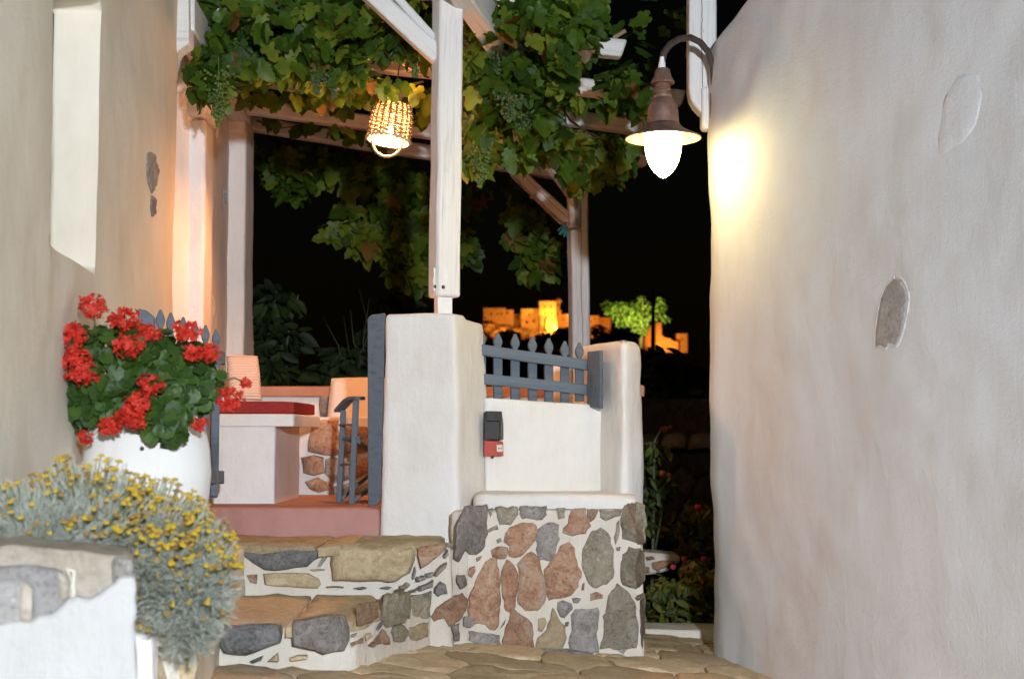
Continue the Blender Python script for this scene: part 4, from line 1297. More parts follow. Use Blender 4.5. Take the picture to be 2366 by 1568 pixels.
def foliage(parent, items, kind, mats, size, limit=300, name='leaf', sizes=(.8, 1.25)):
    """items: (point, normal, tip direction, material index). The nearest ones are leaves of their own, the rest one mass"""
    items.sort(key=lambda t: (t[0] - Vector((0, 0, EYE))).length)
    protos = {}
    base = wloc(parent)
    mass = MB()
    raw = [leaf_mesh(kind, size, 100 + i) for i in range(5)]
    for q, (p, nrm, tip, mi) in enumerate(items):
        mat = leaf_matrix(p, nrm, tip)
        s = U(*sizes)
        v = q % 5
        if q < limit:
            key = (v, mi)
            if key not in protos:
                protos[key] = raw[v].mesh(name, smooth=180, fix=False); protos[key].materials.append(mats[mi])
            o = bpy.data.objects.new(name, protos[key]); COL.objects.link(o)
            o.parent = parent
            mat.translation = p - base
            o.matrix_local = mat @ Matrix.Scale(s, 4)
        else:
            mass.add([mat @ (Vector(w) * s) for w in raw[v].v], raw[v].f, mi)
    if mass.v:
        me = mass.mesh('foliage', base, 180, False)
        for mm in mats: me.materials.append(mm)
        o = put('foliage', me, [], parent); o['kind'] = 'stuff'

def rvec(): return Vector((random.gauss(0, 1), random.gauss(0, 1), random.gauss(0, 1)))
BARE = []
def bare(p):
    """stretches of the rafters that the vine leaves open"""
    if not BARE: return False
    px, py = seen_at(p)
    return any(x0 <= px <= x1 and abs(py - (y0 + (y1 - y0) * (px - x0) / (x1 - x0))) < h for x0, y0, x1, y1, h in BARE)
def blob(px, py, Y, rx, ry, rY, n, mixw, items, nb=(0, -.9, .45), spread=.75, droop=1.0):
    """n leaves in an ellipsoid seen at (px, py), rx by ry picture units and rY metres deep"""
    for _ in range(n):
        while True:
            a = Vector((U(-1, 1), U(-1, 1), U(-1, 1)))
            if a.length < 1: break
        p = P(px + a.x * rx, py + a.y * ry, Y + a.z * rY)
        if BARE and R() < .17: continue
        if bare(p) and R() < .985: continue
        nr = Vector(nb) + rvec() * spread
        tip = Vector((random.gauss(0, .5), random.gauss(0, .4), -droop))
        r = R(); mi = 0; acc = 0
        for i, w in enumerate(mixw):
            acc += w
            if r < acc: mi = i; break
        items.append((p, nr, tip, mi))

# ------------------------------------------------------------------ grape vine on the pergola
BARE[:] = [(845, 142, 1005, 172, 32), (575, 183, 690, 197, 18), (600, 250, 870, 286, 18), (900, 292, 1000, 305, 16), (567, 292, 1010, 372, 19), (1185, 80, 1260, 92, 28), (1372, 110, 1450, 118, 42),
           (1335, 206, 1400, 214, 24), (1300, 270, 1500, 296, 28), (1232, 384, 1300, 398, 30), (1545, 225, 1590, 235, 40), (1180, 400, 1310, 520, 50), (1000, 215, 1010, 300, 90)]
vine = thing('grape_vine', (-.3, 9.5, EYE + 2.4), 'dense leafy grape vine with green bunches trained over the white pergola', 'vine')
it = []
A_ = (.50, .36, .12, .02); B_ = (.36, .52, .10, .02); C_ = (.45, .2, .32, .03); D_ = (.4, .15, .40, .05)
for b_ in [
  (560, 30, 8.7, 110, 60, .4, 120, A_), (520, 120, 8.5, 70, 50, .25, 70, A_), (455, 155, 8.25, 26, 22, .12, 12, A_), (490, 190, 8.3, 50, 40, .18, 36, A_),
  (680, 40, 8.6, 120, 70, .4, 150, B_), (640, 130, 8.7, 110, 55, .35, 120, B_), (720, 150, 8.6, 90, 60, .3, 90, C_),
  (800, 60, 8.5, 110, 80, .35, 140, C_), (830, 140, 8.5, 70, 50, .25, 60, A_), (905, 90, 8.5, 70, 60, .3, 70, A_), (975, 125, 8.7, 34, 30, .2, 14, B_),
  (960, 40, 8.9, 60, 50, .5, 50, A_), (925, 90, 8.35, 22, 28, .1, 10, A_), (700, 205, 9.0, 110, 25, .3, 40, B_), (590, 180, 9.0, 60, 30, .3, 34, B_),
  (610, 225, 10.2, 50, 18, .4, 16, D_), (690, 225, 10.2, 70, 14, .4, 16, D_), (780, 270, 10.4, 26, 36, .3, 16, D_), (850, 320, 11.0, 40, 12, .3, 10, D_), (680, 290, 11.2, 60, 14, .2, 26, B_), (780, 305, 11.2, 60, 14, .2, 22, B_), (870, 322, 11.3, 40, 10, .2, 10, D_), (620, 282, 11.2, 30, 10, .2, 12, A_),
  (845, 205, 9.4, 60, 30, .4, 30, C_), (905, 192, 8.75, 55, 18, .2, 16, A_), (975, 215, 9.4, 30, 30, .4, 14, D_), (985, 275, 9.9, 22, 30, .4, 9, B_),
  (1100, 90, 8.8, 40, 90, .5, 60, A_), (1150, 40, 8.6, 60, 70, .4, 70, B_), (1240, 40, 8.5, 70, 60, .4, 90, A_), (1330, 50, 8.5, 60, 70, .35, 90, A_), (1370, 30, 8.5, 26, 60, .3, 36, A_),
  (1300, 110, 8.6, 70, 50, .4, 70, A_), (1130, 180, 8.9, 70, 60, .4, 80, B_), (1200, 180, 8.8, 70, 60, .35, 80, A_), (1285, 190, 8.8, 60, 50, .35, 50, A_), (1360, 112, 8.7, 22, 40, .2, 16, A_),
  (1120, 270, 9.0, 60, 55, .35, 60, A_), (1210, 275, 8.9, 80, 60, .35, 80, A_), (1290, 270, 9.0, 60, 60, .35, 50, A_), (1105, 350, 9.0, 45, 45, .25, 30, C_), (1200, 350, 9.0, 55, 40, .25, 40, A_),
  (1330, 230, 8.7, 26, 36, .12, 10, C_), (1420, 185, 9.3, 46, 36, .3, 34, C_), (1460, 200, 9.5, 40, 46, .3, 34, A_), (1430, 245, 9.6, 50, 22, .3, 22, D_),
  (1380, 340, 10.4, 60, 40, .5, 46, D_), (1430, 340, 10.4, 60, 55, .5, 60, D_), (1380, 395, 10.6, 70, 30, .5, 36, D_), (1310, 370, 9.6, 45, 50, .3, 40, A_), (1340, 420, 10.2, 25, 20, .2, 12, D_),
  (1470, 290, 10.0, 40, 40, .3, 30, D_), (1250, 330, 9.4, 50, 40, .3, 30, B_)]:
    blob(*b_, it)
# the thin ceiling of leaves above the rafters
for _ in range(260):
    x = U(-2.0, 1.2); y = U(8.6, 12.0)
    it.append((Vector((x, y, EYE + 2.62 - .07 * x + U(0, .22))), Vector((0, -.4, .8)) + rvec() * .5, rvec(), 0 if R() < .6 else 1))
foliage(vine, it, 'vine', M['leaf'], .115)
m = MB()
def cane(pts, r):
    m_ = MB(); q = [P(*p) for p in pts]; out = []
    for i in range(len(q) - 1):
        for k_ in range(4): out.append(q[i].lerp(q[i + 1], k_ / 4) + rvec() * .008)
    out.append(q[-1])
    m_.tube(out, [r * (1 - .5 * i / len(out)) for i in range(len(out))], 6)
    obj('cane', m_, M['stem'], vine, smooth=180)
for pts, r in (([(480, 60, 8.7), (640, 90, 8.6), (820, 80, 8.7), (990, 180, 9.2)], .014), ([(1075, 160, 8.9), (1110, 250, 9.0), (1130, 330, 9.0)], .012),
               ([(1180, 60, 8.8), (1260, 170, 8.8), (1320, 280, 9.1), (1400, 330, 10)], .012), ([(1200, 65, 8.6), (1290, 95, 8.6), (1380, 90, 8.7)], .009),
               ([(1400, 190, 9.6), (1460, 235, 9.7), (1490, 300, 9.9)], .008), ([(860, 190, 9.5), (960, 210, 9.4), (1010, 240, 9.6)], .01),
               ([(590, 282, 11.3), (640, 292, 11.2), (700, 300, 11.2)], .008), ([(1240, 300, 9.2), (1290, 320, 9.3), (1330, 300, 9.3), (1370, 322, 9.6)], .006)):
    cane(pts, r)
def bunch(px, py, Y, w, h, n, mat):
    m = MB()
    for _ in range(n):
        t = R() ** .8
        a = U(0, 6.28); r = math.sqrt(R()) * w * (1 - t) ** .6
        p = P(px, py, Y) + Vector((r * math.cos(a), r * math.sin(a) * .8, -t * h))
        m.ball(p, U(.0085, .012), 6, 4)
    m.tube([P(px, py, Y) + Vector((0, 0, .05)), P(px, py, Y) - Vector((0, 0, h * .7))], .004, 5)
    obj('grape_bunch', m, mat, vine, smooth=180)
for a in ((505, 150, 8.15, .10, .36, 150, 'grape'), (960, 115, 8.45, .06, .17, 60, 'grape'), (1110, 335, 8.75, .09, .27, 130, 'grape'), (1178, 205, 8.5, .11, .2, 120, 'grape2'),
          (735, 165, 8.3, .07, .14, 50, 'grape2'), (1205, 255, 8.6, .08, .14, 60, 'grape2'), (1150, 120, 8.6, .06, .14, 40, 'grape2'), (770, 175, 8.4, .05, .14, 40, 'grape2')):
    bunch(*a[:6], M[a[6]])

BARE[:] = []
# the second vine hanging in the dark behind the pergola
vine2 = thing('grape_vine', (-.5, 13, EYE), 'dim yellow green vine hanging in the dark behind the pergola', 'vine')
it = []
E_ = (.45, .25, .28, .02); G_ = (.25, .05, .68, .02)
for b_ in [(640, 360, 12.6, 50, 40, .3, 40, E_), (690, 400, 12.6, 60, 45, .3, 60, E_), (740, 370, 12.7, 70, 40, .3, 50, E_), (640, 395, 12.7, 30, 30, .2, 14, E_), (680, 445, 12.6, 25, 18, .2, 10, E_),
           (860, 390, 12.9, 90, 50, .4, 90, E_), (930, 440, 13, 70, 70, .4, 110, E_), (800, 480, 12.6, 25, 40, .2, 14, G_), (800, 530, 12.6, 45, 26, .2, 26, G_), (845, 555, 12.6, 40, 40, .2, 30, G_), (890, 500, 12.8, 40, 50, .3, 50, G_),
           (950, 550, 12.8, 60, 70, .4, 90, E_), (960, 630, 12.7, 40, 40, .3, 40, G_), (930, 600, 12.7, 30, 40, .3, 26, G_), (985, 500, 12.9, 20, 90, .3, 30, E_),
           (1080, 440, 13, 40, 50, .4, 40, E_), (1075, 560, 12.9, 22, 50, .3, 20, E_), (1200, 440, 13, 40, 50, .4, 34, E_), (1215, 500, 13, 40, 40, .4, 36, E_), (1250, 540, 13, 40, 50, .4, 40, E_), (1225, 570, 12.9, 26, 40, .3, 20, G_), (1275, 590, 12.9, 36, 26, .3, 24, G_), (1250, 620, 12.9, 50, 22, .3, 22, E_), (1180, 540, 13, 16, 20, .2, 6, G_)]:
    blob(*b_, it)
foliage(vine2, it, 'vine', M['leaf'], .16, limit=300)
for pts, r in (([(640, 345, 12.6), (720, 380, 12.6), (800, 400, 12.8), (930, 420, 13)], .014), ([(930, 420, 13), (900, 500, 12.8), (830, 540, 12.6), (790, 530, 12.6)], .01), ([(930, 420, 13), (960, 540, 12.8), (950, 640, 12.7)], .012), ([(1210, 420, 13), (1230, 520, 13), (1250, 620, 12.9)], .01), ([(960, 350, 12.7), (985, 330, 12.4)], .006)):
    m_ = MB(); m_.tube([P(*p) for p in pts], r, 6); obj('cane', m_, M['stem'], vine2, smooth=180)

# ------------------------------------------------------------------ geranium in the white pot
pot = thing('flower_pot', P(345, 1150, 5.3), 'big white urn shaped flower pot standing against the cream wall', 'flower pot')
PX, PY = -1.345, 5.28
m = MB()
prof = [(.0, -.56), (.13, -.56), (.145, -.54), (.175, -.44), (.205, -.34), (.222, -.24), (.228, -.15), (.222, -.06), (.205, .02), (.182, .075), (.172, .09), (.19, .105), (.196, .12), (.19, .135), (.165, .135), (.16, .10), (.17, .05), (0, .05)]
pr = []
for (r0, z0), (r1, z1) in zip(prof, prof[1:]):
    for t in range(3): pr.append((r0 + (r1 - r0) * t / 3, z0 + (z1 - z0) * t / 3))
pr.append(prof[-1])
m.lathe([(r * 1.02, z + EYE) for r, z in pr], (PX, PY, 0), 48)
m.v = [(x + .004 * n1((x, y, z), 7), y + .004 * n1((z, x, y), 7), z) for x, y, z in m.v]
pot.location = (PX, PY, EYE - .56)
obj('body', m, M['pot'], pot, smooth=60)
m = MB(); m.ball(P(328, 1036, 5.05), .008); obj('drain_plug', m, M['iron'], pot, smooth=180)
ger = thing('geranium', (PX, PY, EYE + .1), 'red flowering geranium filling the white pot', 'plant')
it = []
def gblob(px, py, Y, rx, ry, rY, n):
    c = P(px, py, Y)
    px -= 10
    for _ in range(int(n * 1.3)):
        d = rvec().normalized(); 
        if d.y > .55: d.y *= -1
        k_ = U(.55, 1.02) ** .6
        p = P(px + d.x * rx * k_, py - d.z * ry * k_, Y + d.y * rY * k_)
        nr = Vector((d.x * .8, -abs(d.y) - .35, d.z * .8 + .25)) + rvec() * .3
        it.append((p, nr, Vector((d.x * .6, -.2, -.6)) + rvec() * .4, 0 if R() < .5 else 1))
for b_ in [(250, 860, 5.2, 118, 120, .22, 230), (380, 865, 5.2, 120, 100, .22, 270), (455, 865, 5.25, 58, 82, .18, 110), (300, 800, 5.25, 90, 60, .2, 120), (195, 920, 5.15, 60, 60, .12, 70), (385, 955, 5.03, 50, 70, .08, 90), (175, 880, 5.2, 45, 80, .12, 60), (270, 930, 5.08, 70, 45, .1, 60)]:
    gblob(*b_)
foliage(ger, it, 'round', M['ger_leaf'], .047)
def umbel(px, py, Y, r, n, stem=None, asp=(1, 1, .8)):
    c = P(px, py, Y); m = MB()
    for _ in range(n):
        d = rvec().normalized()
        if d.y > .4: d.y *= -1
        p = c + Vector((d.x * r * asp[0], d.y * r * asp[1], d.z * r * asp[2])) * U(.55, 1.12)
        d = (d + rvec() * .5).normalized()
        x = d.cross(Vector((.3, .2, .9))).normalized(); y = d.cross(x)
        for q in range(5):
            a = q * 1.2566 + R() * .4
            u = x * math.cos(a) + y * math.sin(a); w = d.cross(u)
            s = U(.009, .0125); e_ = d * U(-.006, .008)
            m.add([p, p + u * s * .7 + w * s * .5 + e_ * .5, p + u * s * 1.2 + e_, p + u * s * .7 - w * s * .5 + e_ * .5], [(0, 1, 2, 3)])
    h = obj('flower_head', m, M['petal'], ger, smooth=180, fix=False)
    if stem:
        m = MB(); a = P(*stem); m.tube([a, a.lerp(c, .6) + Vector((0, 0, .015)), c], .0035, 5); obj('stem', m, M['gstem'], ger, smooth=180)
for a in [(217, 708, 5.1, .052, 75, (219, 780, 5.15)), (293, 736, 5.1, .048, 60, (290, 790, 5.15)), (342, 772, 5.15, .046, 55, (345, 820, 5.2)), (172, 775, 5.0, .054, 75, (200, 830, 5.1)), (171, 825, 4.98, .050, 70, (200, 860, 5.1)), (190, 862, 4.97, .054, 75, (220, 880, 5.1)),
          (300, 800, 4.98, .052, 70, (300, 850, 5.1)), (433, 764, 5.0, .046, 55, (430, 810, 5.1)), (448, 816, 5.0, .036, 36, (430, 850, 5.1)), (485, 815, 5.02, .040, 45, (470, 850, 5.1)), (350, 888, 4.97, .048, 55, (360, 930, 5.1)), (320, 935, 4.93, .052, 70, (330, 920, 5.1)), (297, 965, 4.92, .044, 55, (310, 930, 5.1)), (252, 985, 4.95, .042, 50, (260, 940, 5.1)), (318, 975, 4.95, .03, 26, None), (265, 740, 5.15, .034, 30, None),
          (530, 922, 5.25, .052, 70, (480, 900, 5.2)), (566, 884, 5.3, .022, 18, (505, 880, 5.2)), (462, 980, 5.05, .03, 26, (420, 950, 5.1)), (200, 1013, 5.0, .019, 14, (215, 990, 5.05)), (188, 1000, 5.0, .012, 6, (180, 985, 5.05)), (500, 905, 5.2, .016, 10, None)]:
    umbel(*a)

# ------------------------------------------------------------------ foreground planter: stepped stone topped wall, kerb, soil
pw = thing('planter_wall', P(150, 1568, 3.6), 'foreground white wall topped with stepped grey and brown stone slabs', 'wall')
def slabp(poly, Y0, d, mat, name='stone', bev=.012):
    m = MB(); Y = Y0 - .58; pts = densify([P(a, b_, Y) for a, b_ in poly], .035, .003)
    m.prism(pts, (-.27 * d, d, 0))
    return obj(name, m, mat, pw, bevel=bev, smooth=40)
m = MB(); pts = densify([P(a, b_, 3.55) for a, b_ in [(-60, 1470), (-10, 1442), (40, 1434), (72, 1436), (90, 1420), (118, 1422), (140, 1402), (158, 1384), (180, 1378), (200, 1386), (226, 1376), (250, 1356), (268, 1344), (274, 1332), (312, 1331), (314, 1640), (-60, 1640)]], .03, .004)
m.prism(pts, (-.08, .30, 0)); obj('plaster_face', m, M['planter'], pw, bevel=.01, smooth=40)
slabp([(-60, 1256), (60, 1261), (190, 1272), (230, 1280), (300, 1284), (309, 1300), (308, 1380), (268, 1390), (240, 1420), (170, 1450), (100, 1480), (-60, 1480)], 4.18, .36, M['slab'])
slabp([(258, 1288), (300, 1289), (310, 1304), (308, 1338), (262, 1365)], 4.155, .05, M['grey'])
slabp([(-60, 1306), (90, 1309), (140, 1316), (152, 1330), (158, 1352), (154, 1400), (110, 1440), (-60, 1450)], 4.15, .10, M['wallstone'])
slabp([(132, 1318), (150, 1324), (160, 1345), (158, 1385), (136, 1390)], 4.138, .03, M['slab'])
slabp([(-60, 1336), (40, 1338), (68, 1344), (78, 1362), (74, 1442), (-60, 1455)], 4.135, .05, M['wallstone'])
slabp([(46, 1348), (66, 1346), (77, 1362), (75, 1440), (44, 1438)], 4.128, .03, M['slab'])
slabp([(148, 1310), (176, 1314), (176, 1385), (158, 1390), (160, 1340)], 4.16, .05, M['mortar'], 'mortar_joint')
kb_ = thing('planter_kerb', P(400, 1568, 4.6), 'white mortar kerb with brown stones around the flower bed', 'kerb')
obj('mortar', plaster([(-1.22, 4.42), (-1.10, 4.40), (-1.02, 4.5), (-1.04, 4.75), (-1.16, 5.2), (-1.30, 6.35), (-1.36, 7.35), (-1.48, 7.35), (-1.42, 6.3), (-1.26, 5.2), (-1.2, 4.7)], -1.8 + EYE, lambda x, y: (-.60 if y < 5 else -.585) + EYE, .03, .025, .01, .045, 0, None, 5), M['mortar'], kb_, smooth=70)
obj('white_block', plaster([(-1.22, 4.33), (-1.075, 4.33), (-1.07, 4.42), (-1.22, 4.42)], -1.8 + EYE, -.60 + EYE, .02, .02, .008, .04), M['white'], kb_, smooth=70)
c5 = crop(0, 1500, .3112)
for kind, pl, yy in (('brown', [(1500, 1340), (1530, 1440), (1560, 1568), (1480, 1600), (1460, 1500)], 4.40), ('brown', [(1600, 1400), (1700, 1380), (1830, 1370), (1850, 1440), (1820, 1560), (1700, 1640), (1610, 1560), (1590, 1480)], 4.5), ('slate', [(1515, 1265), (1540, 1270), (1540, 1325), (1520, 1310)], 4.39), ('grey', [(1480, 1090), (1540, 1085), (1530, 1140), (1500, 1150)], 4.39)):
    stone(kb_, [P(*c5(a, b_), yy) for a, b_ in pl], (.6, -.8, 0), .012, M[kind], step=.03, jit=.004, dome=.5)
m = MB(); vv = []; fs = []
for j in range(14):
    for i in range(8):
        y = 3.75 + j * .28; xl = lx(y) + .02; xr = -1.15 - .1 * max(0, y - 5) ; x = xl + (xr - xl) * i / 7
        vv.append((x, y, -.64 + EYE + .03 * n1((x, y, 0), 6)))
for j in range(13):
    for i in range(7):
        a = j * 8 + i; fs.append((a, a + 1, a + 9, a + 8))
m.add(vv, fs); so = obj('flower_bed_soil', m, M['soil'], None, smooth=180, kind='structure')

# ------------------------------------------------------------------ silver shrub with yellow button flowers
sh = thing('flowering_shrub', (-1.25, 4.65, EYE - .62), 'silver grey shrub covered in yellow button flowers spilling over the kerb', 'shrub')
fol = MB(); stalks = MB(); tips = []
def blade(p, d, l, w):
    s = d.cross(rvec()).normalized() * w
    fol.add([p - s, p + s, p + d * l], [(0, 1, 2)])
def sprig(a, b_, flower, n=26, ll=.028, sag=.0):
    """one stem from a to b_ with needle leaves"""
    mid = a.lerp(b_, .5) + Vector((U(-.02, .02), U(-.02, .02), U(.0, .03) + sag))
    pts = []
    for i in range(7):
        t = i / 6; pts.append(a * (1 - t) ** 2 + mid * 2 * t * (1 - t) + b_ * t * t)
    for i in range(6):
        d = pts[i + 1] - pts[i]; s = d.cross(Vector((.2, 1, .1)))
        if s.length < 1e-6: continue
        s = s.normalized() * .0016
        (stalks if flower and i > 3 else fol).add([pts[i] - s, pts[i] + s, pts[i + 1] + s, pts[i + 1] - s], [(0, 1, 2, 3)])
    last = 1.0 if not flower else .72
    for q in range(n):
        t = .25 + (last - .25) * R()
        i = min(5, int(t * 6)); p = pts[i].lerp(pts[i + 1], t * 6 - i)
        d = (pts[i + 1] - pts[i]).normalized() + rvec() * .45
        blade(p, d.normalized(), U(.5, 1.2) * ll, .0013)
    if flower: tips.append((pts[-1], (pts[-1] - pts[-2]).normalized()))
def dome(px, py, Y, rx, ry, rY, n, pf, lo=-.35, sag=0.0, hi=1.0):
    k_ = 0
    while k_ < n:
        d = rvec().normalized()
        if d.z < lo or d.y > .75 or d.z > hi: continue
        k_ += 1
        e = U(.74, 1.10)
        tip = P(px + d.x * rx * e, py - d.z * ry * e, Y + d.y * rY * e)
        rt = P(px + d.x * rx * .25, py + ry * .30 - d.z * ry * .2, Y + d.y * rY * .25)
        fl = R() < pf * (1.0 if d.z > .12 else .16) 
        sprig(rt, tip, fl, 34 if not fl else 24, sag=sag)
dome(80, 1270, 4.02, 190, 160, .16, 620, .10, -.3)
dome(200, 1260, 4.10, 190, 195, .22, 720, .46, -.3)
dome(320, 1292, 4.18, 185, 185, .26, 1050, .62, -.4)
dome(428, 1335, 4.22, 122, 175, .26, 900, .55, -.75)
dome(435, 1415, 4.20, 78, 108, .18, 380, .03, -1.0, -.03)
for a in ((15, 1118, 4.0), (28, 1122, 4.0), (72, 1116, 4.02), (90, 1108, 4.05), (104, 1100, 4.05)):
    sprig(P(a[0] + 20, 1300, 4.05), P(*a), True, 10)
me = fol.mesh('foliage', sh.location, None, False); o = put('foliage', me, M['silver'], sh); o['kind'] = 'stuff'
me = stalks.mesh('stalks', sh.location, None, False); o = put('flower_stalks', me, M['straw'], sh); o['kind'] = 'stuff'
def button(kind, sd):
    rnd = random.Random(sd); m = MB()
    for _ in range(9):
        a = rnd.uniform(0, 6.28); r = .0075 * math.sqrt(rnd.random())
        m.ball((r * math.cos(a), r * math.sin(a), .004 - r * r * 60), rnd.uniform(.0028, .0042), 5, 3)
    m.ball((0, 0, 0), .0065, 6, 4, sq=(1, 1, .6))
    return m
bm_ = {(k_, s): button(k_, s).mesh('flower', smooth=180) for k_ in ('yellow', 'ochre') for s in range(3)}
for (k_, s), me in bm_.items(): me.materials.append(M[k_])
tips.sort(key=lambda t: (t[0] - Vector((0, 0, EYE))).length)
rest = MB()
for i, (p, d) in enumerate(tips):
    k_ = 'ochre' if R() < .33 else 'yellow'
    q = Vector((0, 0, 1)).rotation_difference(d + Vector((0, -.25, .5))).to_matrix().to_4x4()
    s = U(.72, 1.2)
    if i < 300:
        o = bpy.data.objects.new('flower', bm_[k_, i % 3]); COL.objects.link(o); o.parent = sh
        q.translation = p - sh.location; o.matrix_local = q @ Matrix.Scale(s, 4)
    else:
        src = button(k_, i % 3); q.translation = p
        rest.add([q @ (Vector(w) * s) for w in src.v], src.f, 0 if k_ == 'yellow' else 1)
if rest.v:
    me = rest.mesh('flowers', sh.location, 180, False); me.materials.append(M['yellow']); me.materials.append(M['ochre'])
    o = put('flower_mass', me, [], sh); o['kind'] = 'stuff'
# ------------------------------------------------------------------ garden beyond the lane
gk = thing('garden_kerb', P(1560, 1515, 8.7), 'low kerb of grey stones with a pale cement top beside the path', 'kerb')
obj('top', plaster([(.68, 8.62), (1.4, 8.52), (1.4, 8.85), (.68, 8.95)], -1.6 + EYE, -1.165 + EYE, .02, .015, .008, .05), M['mortar'], gk, smooth=70)
for pl, kk in (([(1488, 1490), (1530, 1482), (1560, 1480), (1562, 1508), (1520, 1516), (1488, 1517)], 'slate'), ([(1563, 1480), (1600, 1474), (1640, 1468), (1645, 1500), (1600, 1506), (1565, 1509)], 'grey')):
    stone(gk, [P(a, b_, 8.58) for a, b_ in pl], (0, -1, 0), .015, M[kk], step=.05, jit=.005, dome=.5)
lw = thing('garden_wall', P(1500, 1330, 10.2), 'short white mortared stone wall in the dark flower bed', 'wall')
m = MB(); m.prism([P(a, b_, 10.2) for a, b_ in ((1460, 1272), (1570, 1281), (1574, 1296), (1545, 1318), (1515, 1326), (1460, 1330))], (0, .3, 0)); obj('mortar', m, M['mortar'], lw, bevel=.02)
for pl in ([(1492, 1287), (1508, 1284), (1514, 1290), (1496, 1294)], [(1506, 1300), (1530, 1294), (1560, 1296), (1548, 1308), (1518, 1318), (1508, 1312)], [(1488, 1308), (1500, 1310), (1500, 1322), (1486, 1324)]):
    stone(lw, [P(a, b_, 10.18) for a, b_ in pl], (0, -1, 0), .02, M['rust'], step=.04, jit=.004)
tw = thing('terrace_wall', P(1570, 1140, 13.6), 'dark dry stone terrace wall capped with pale stones behind the rose bush', 'wall')
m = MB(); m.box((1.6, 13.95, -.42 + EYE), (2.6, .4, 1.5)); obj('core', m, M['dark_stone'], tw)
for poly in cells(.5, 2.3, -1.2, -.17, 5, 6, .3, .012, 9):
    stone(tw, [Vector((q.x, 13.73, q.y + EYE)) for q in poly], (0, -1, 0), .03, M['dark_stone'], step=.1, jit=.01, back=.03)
for x0_ in (.9, 1.16, 1.42, 1.68, 1.94):
    stone(tw, [Vector((x0_ + a, 13.7, -.16 + EYE + b_)) for a, b_ in ((0, 0), (.24, .01), (.25, .12), (.18, .16), (.05, .15), (0, .09))], (0, -1, 0), .1, M['grey'], step=.1, jit=.01, back=.2)
def plant(name, loc, label, cat, blobs, kind, mats, size, limit, stems=(), group=None, flowers=(), fmat=None, nb=(0, -.6, .6), smat=None):
    t = thing(name, loc, label, cat, group)
    it = []
    for b_ in blobs: blob(*b_, it, nb=nb, spread=.7, droop=.5)
    foliage(t, it, kind, mats, size, limit)
    for pts, r in stems:
        m = MB(); q = [P(*p) for p in pts]; m.tube(q, [r * (1 - .6 * i / len(q)) for i in range(len(q))], 6); obj('stem', m, smat or M['gstem'], t, smooth=180)
    for (a, b_, Y, r) in flowers:
        c = P(a, b_, Y); m = MB()
        for q in range(12):
            d = rvec().normalized(); d.y = -abs(d.y)
            x = d.cross(Vector((.2, .3, .9))).normalized(); y = d.cross(x); s = r * .75
            p = c + d * r * .55
            m.add([p - x * s - y * s * .6, p + x * s - y * s * .6, p + x * s * .7 + y * s, p - x * s * .7 + y * s], [(0, 1, 2, 3)])
        obj('flower', m, fmat, t, smooth=180, fix=False)
    return t
g2 = (.5, .5)
plant('rose_bush', P(1520, 1400, 10.6), 'coral rose bush with yellow green leaves beside the end pillar', 'rose bush',
      [(1515, 1040, 10.6, 26, 34, .15, 30, (.8, .2)), (1500, 1085, 10.6, 18, 50, .2, 30, (.5, .5)), (1505, 1150, 10.5, 34, 40, .2, 50, (.1, .9)), (1535, 1120, 10.5, 26, 40, .2, 40, (.05, .95)), (1495, 1200, 10.5, 20, 40, .2, 20, (.1, .9))], 'pointed', M['rose_leaf'], .085, 170,
      [([(1505, 1400, 10.6), (1510, 1200, 10.6), (1512, 1020, 10.6), (1528, 990, 10.6)], .014), ([(1508, 1300, 10.6), (1530, 1180, 10.5), (1536, 1090, 10.5)], .01)], None, [(1535, 990, 10.55, .03), (1548, 986, 10.6, .018), (1530, 1092, 10.45, .022), (1545, 1096, 10.5, .018)], M['coral'])
plant('rose_bush', P(1625, 1400, 10.2), 'slim rose bush with one pink bud at the edge of the white wall', 'rose bush',
      [(1622, 1240, 10.2, 18, 50, .15, 26, (.3, .7)), (1630, 1300, 10.2, 26, 40, .15, 30, (.1, .9))], 'pointed', M['rose_leaf'], .08, 80,
      [([(1628, 1400, 10.2), (1622, 1260, 10.2), (1610, 1170, 10.2)], .01)], None, [(1613, 1172, 10.15, .03)], M['pink'])
plant('flower_border', P(1560, 1450, 9.3), 'dark leafy border plants with a few magenta blooms behind the kerb', 'plant',
      [(1540, 1400, 9.3, 60, 50, .3, 150, g2), (1600, 1380, 9.3, 40, 70, .3, 130, g2), (1530, 1350, 9.4, 40, 26, .2, 50, g2), (1570, 1440, 9.1, 80, 26, .15, 110, g2), (1620, 1340, 9.3, 20, 60, .2, 40, g2), (1600, 1310, 9.6, 30, 20, .2, 30, g2)], 'pointed', M['rose_leaf'], .085, 300,
      (), None, [(1581, 1290, 9.35, .020), (1555, 1308, 9.4, .020), (1604, 1352, 9.2, .014), (1626, 1290, 9.3, .022), (1628, 1345, 9.2, .022)], M['pink'])
plant('shrub', P(1560, 1260, 12.2), 'low leafy shrub on the lawn below the dark terrace wall', 'shrub',
      [(1550, 1215, 12.2, 60, 34, .3, 130, g2), (1610, 1190, 12.3, 40, 50, .3, 90, g2), (1520, 1250, 12.0, 40, 26, .3, 60, g2)], 'pointed', M['rose_leaf'], .10, 280)
m = MB()
for _ in range(9000):
    y = U(9.4, 13.6); x = U(.6, 2.6) * (y / 11)
    z = land(x, y); h = U(.05, .14); w = .004
    a = U(0, 3.14); dx, dy = math.cos(a) * w, math.sin(a) * w
    m.add([(x - dx, y - dy, z), (x + dx, y + dy, z), (x + U(-.04, .04), y + U(-.04, .04), z + h)], [(0, 1, 2)])
lg = obj('grass', m, M['grass'], None, smooth=None, kind='stuff', fix=False)
